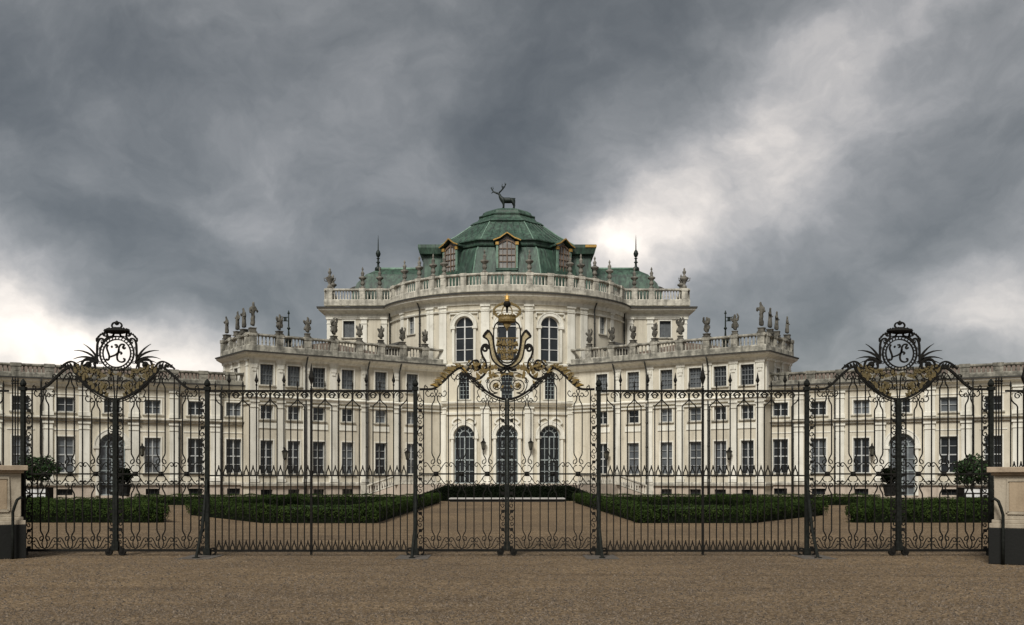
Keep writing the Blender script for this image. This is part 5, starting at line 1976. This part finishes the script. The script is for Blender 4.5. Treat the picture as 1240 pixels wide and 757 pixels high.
def panel(cx, n, label, base=667.0, loc_z=0.0, low=True):
    t = thing('iron_fence', label, 'fence', (cx, YF, 0), 'fence panels of the iron screen')
    def P(name, me, x=0.0, z=0.0, par=None):
        o = obj(name, me, par or t)
        o.location = (x, 0, z)
        return o
    p = 8.3
    half = (n + .75) * p
    def rl(y, hw):
        m = MB()
        m.ribbon(gp([(-half, y), (half, y)]), hw * .85, .024)
        return m.mesh('rail', 'iron')
    P('top_rail', rl(473.5, .026))
    if low:
        P('middle_rail', rl(576, .018))
    P('bottom_rail', rl(base, .026))
    for k in range(-n, n + 1):
        x = k * p * KF
        r = k % 4
        if k == 0:
            b = P('bar', cached(('pole', base), lambda: straight_bar(base + (5 if low else 0), 470, .024)), x)
            P('spearhead', spear(470, 440, .075, 'big'), 0, g(0, 470)[1], b)
        elif r == 0:
            b = P('bar', straight_bar(base, 468), x)
            P('spearhead', spear(468, 451, .05, 'mid'), 0, g(0, 468)[1], b)
        elif r == 2:
            b = P('bar', straight_bar(base, 469), x)
            P('spearhead', spear(469, 461, .028, 'small'), 0, g(0, 469)[1], b)
        else:
            s_ = 1 if r == 1 else -1
            def ab(s_=s_):
                m = MB()
                m.ribbon(gp(smooth_path([(0, base), (0, 560 if low else 540), (0, 500), (s_ * .4, 492), (s_ * 4.5, 488), (s_ * 7.4, 484.5), (s_ * 8, 481)], 4)), HW, HD)
                return m.mesh('bar', 'iron')
            P('bar', cached(('arch', s_, base), ab), x)
        if k < n:
            xm = (k + .5) * p * KF
            if low:
                P('picket', cached('picket', picket), xm, g(0, 576)[1] + .015)
            P('picket', cached('picket', picket), xm, g(0, base)[1] + .02)
    def fr():
        m = MB()
        for sx in (-1, 1):
            m.ribbon(gp([(sx * a, b) for a, b in spiral(3.6 + 4.6, 479.4, 4.6, 1.2, 180, 1.35)]), HW * .8, HD)
            m.ribbon(gp(smooth_path([(sx * .6, 482), (sx * 1.2, 477), (sx * 4, 474.6), (sx * 8, 474.8)], 4)), HW * .8, HD)
        return m.mesh('scrollwork', 'iron')
    for k in range(-n, n + 1):
        if k % 2 == 0 and abs(k) < n:
            P('scrollwork', cached('frieze', fr), k * p * KF)
    return t
panel((377 - 614) * KF, 14, 'spear topped iron fence panel between the left gate and the central gate')
panel((851 - 614) * KF, 14, 'spear topped iron fence panel between the central gate and the right gate')

# ---- stone piers at both ends, with railings on the wall behind
def stone_pier(xe, yf, s_, zt, rz, label):
    """xe, yf = front corner of the shaft towards the gates, s_ = direction away from the gates; the walls flare outwards"""
    W_, D_ = 1.9, 1.5
    t = thing('stone_pier', label, 'pier', (xe, yf, 0), 'stone piers of the iron screen', rz)
    def B(m, x0, x1, y0, y1, z0, z1):
        x0, x1 = sorted((s_ * x0, s_ * x1))
        m.box(x0, x1, y0, y1, z0, z1)
    def ring(e, z0, z1, m):
        B(m, -e, W_ + e, -e, D_ + e, z0, z1)
    def add(name, m, mat):
        q = obj(name, m.mesh(name, mat), t)
        q.location = (0, 0, 0)
        bv = q.modifiers.new('worn_edge', 'BEVEL')
        bv.width = .012
        bv.segments = 2
    m = MB(); ring(.09, 0, .70, m)
    add('base', m, 'darkstone')
    m = MB(); ring(.08, .70, .79, m)
    add('base_moulding', m, 'pier')
    m = MB(); ring(.04, .79, .86, m)
    add('base_moulding', m, 'pier')
    m = MB(); ring(0, .86, zt - .16, m)
    add('shaft', m, 'pier')
    m = MB(); ring(.05, zt - .16, zt - .105, m)
    add('cap_moulding', m, 'capstone')
    m = MB(); ring(.12, zt - .105, zt, m)
    add('cap', m, 'capstone')
    m = MB(); B(m, .26, W_ - .26, -.012, .05, 1.02, zt - .28)
    add('panel', m, 'pierpanel')
    m = MB()
    x0, x1, z0, z1 = s_ * .235, s_ * (W_ - .235), .995, zt - .255
    m.ribbon([(x0, z0), (x1, z0), (x1, z1), (x0, z1), (x0, z0)], .028, .035, .01)
    q = obj('panel_frame', m.mesh('panel_frame', 'pier'), t)
    q.location = (0, 0, 0)
    t2 = thing('hooked_stay', 'bent dark iron rod standing before the ' + label.split(' with')[0], 'iron rod', (xe, yf, 0), 'hooked iron rods', rz)
    m = MB()
    hx, yy = s_ * .17, -.14
    m.tube([(hx - s_ * .20, yy, 1.22), (hx - s_ * .15, yy - .02, 1.27), (hx - s_ * .08, yy - .04, 1.22), (hx - s_ * .03, yy - .04, 1.08), (hx, yy - .04, .96), (hx, yy - .04, .5), (hx, yy - .04, 0)], .030, 7)
    q = obj('rod', m.mesh('rod', 'post_iron', True), t2)
    q.location = (0, 0, 0)
    return t
stone_pier(-10.10, 20.6, -1, 1.93, radians(31), 'left sandstone pier with black stone base and worn cap')
stone_pier(9.46, 19.25, 1, 1.88, radians(-31), 'right sandstone pier with inset panel and black stone base')
for sx, sd in ((-1, 'left'), (1, 'right')):
    wl_ = MB()
    a, b = sorted((sx * 11.05, sx * 14.6))
    wl_.box(a, b, YF - .2, YF + .25, 0, 1.7)
    t = thing('dwarf_wall', 'low stone wall behind the %s pier carrying an iron railing' % sd, 'wall', (sx * 12.6, YF, 0), 'low walls of the screen')
    o = part('wall', wl_, 'pier', t)
    wl_ = MB()
    wl_.box(a - .03, b + .03, YF - .26, YF + .31, 1.7, 1.8)
    part('coping', wl_, 'capstone', t)
    # narrow dense panel beside the post, then the spear-topped railing
    t = panel(sx * (614.5 + 12) * KF, 2, 'short spear topped iron railing above the %s stone pier' % sd, 571.5, 0, False)
    f = thing('iron_grille', 'narrow iron grille of close bars next to the %s end gate post' % sd, 'grille', (sx * 595.5 * KF, YF, 0), 'narrow grilles of the screen')
    for k in range(3):
        o = obj('bar', straight_bar(668, 466), f)
        o.location = ((k - 1) * 3.2 * KF, 0, 0)
        q = obj('spearhead', spear(466, 456, .035, 'sm2'), o)
        q.location = (0, 0, g(0, 466)[1])

# ------------------------------------------------------------------ loose gravel in the foreground
n = 75000
Yp = 10.4 + (RNG.uniform(0, 1, n) ** 1.5) * 13.0
Xp = RNG.uniform(-.56, .56, n) * Yp
keep = RNG.uniform(0, 1, n) < (.35 + .65 * (np.sin(Xp * .8 + Yp * 1.7) * np.sin(Yp * 2.3 - Xp * .31) * .5 + .5))
Xp, Yp = Xp[keep], Yp[keep]
n = len(Xp)
r = RNG.gamma(2.6, .0042, n) + .003
base = np.array([[1, 0, 0], [-.5, .87, 0], [-.5, -.87, 0], [0, 0, 1.0]])
ang = RNG.uniform(0, 2 * pi, n)
ca, sa = np.cos(ang), np.sin(ang)
st_ = RNG.uniform(.7, 1.3, (n, 4))
bx = base[None, :, 0] * st_; by = base[None, :, 1] * st_
V = np.empty((n, 4, 3))
V[:, :, 0] = Xp[:, None] + r[:, None] * (bx * ca[:, None] - by * sa[:, None])
V[:, :, 1] = Yp[:, None] + r[:, None] * (bx * sa[:, None] + by * ca[:, None])
V[:, :, 2] = r[:, None] * .8 * base[None, :, 2] + .0005
me = bpy.data.meshes.new('loose_gravel')
F_ = (np.array([[0, 1, 3], [1, 2, 3], [2, 0, 3]])[None] + 4 * np.arange(n)[:, None, None]).reshape(-1)
me.vertices.add(n * 4)
me.vertices.foreach_set('co', V.astype(np.float32).ravel())
me.loops.add(len(F_))
me.loops.foreach_set('vertex_index', F_.astype(np.int32))
me.polygons.add(len(F_) // 3)
me.polygons.foreach_set('loop_start', np.arange(0, len(F_), 3, dtype=np.int32))
me.materials.append(M['pebble'])
me.update(calc_edges=True)
o = obj('loose_gravel', me)
tag(o, 'loose brown pebbles strewn over the foreground gravel', 'gravel', None, 'stuff')
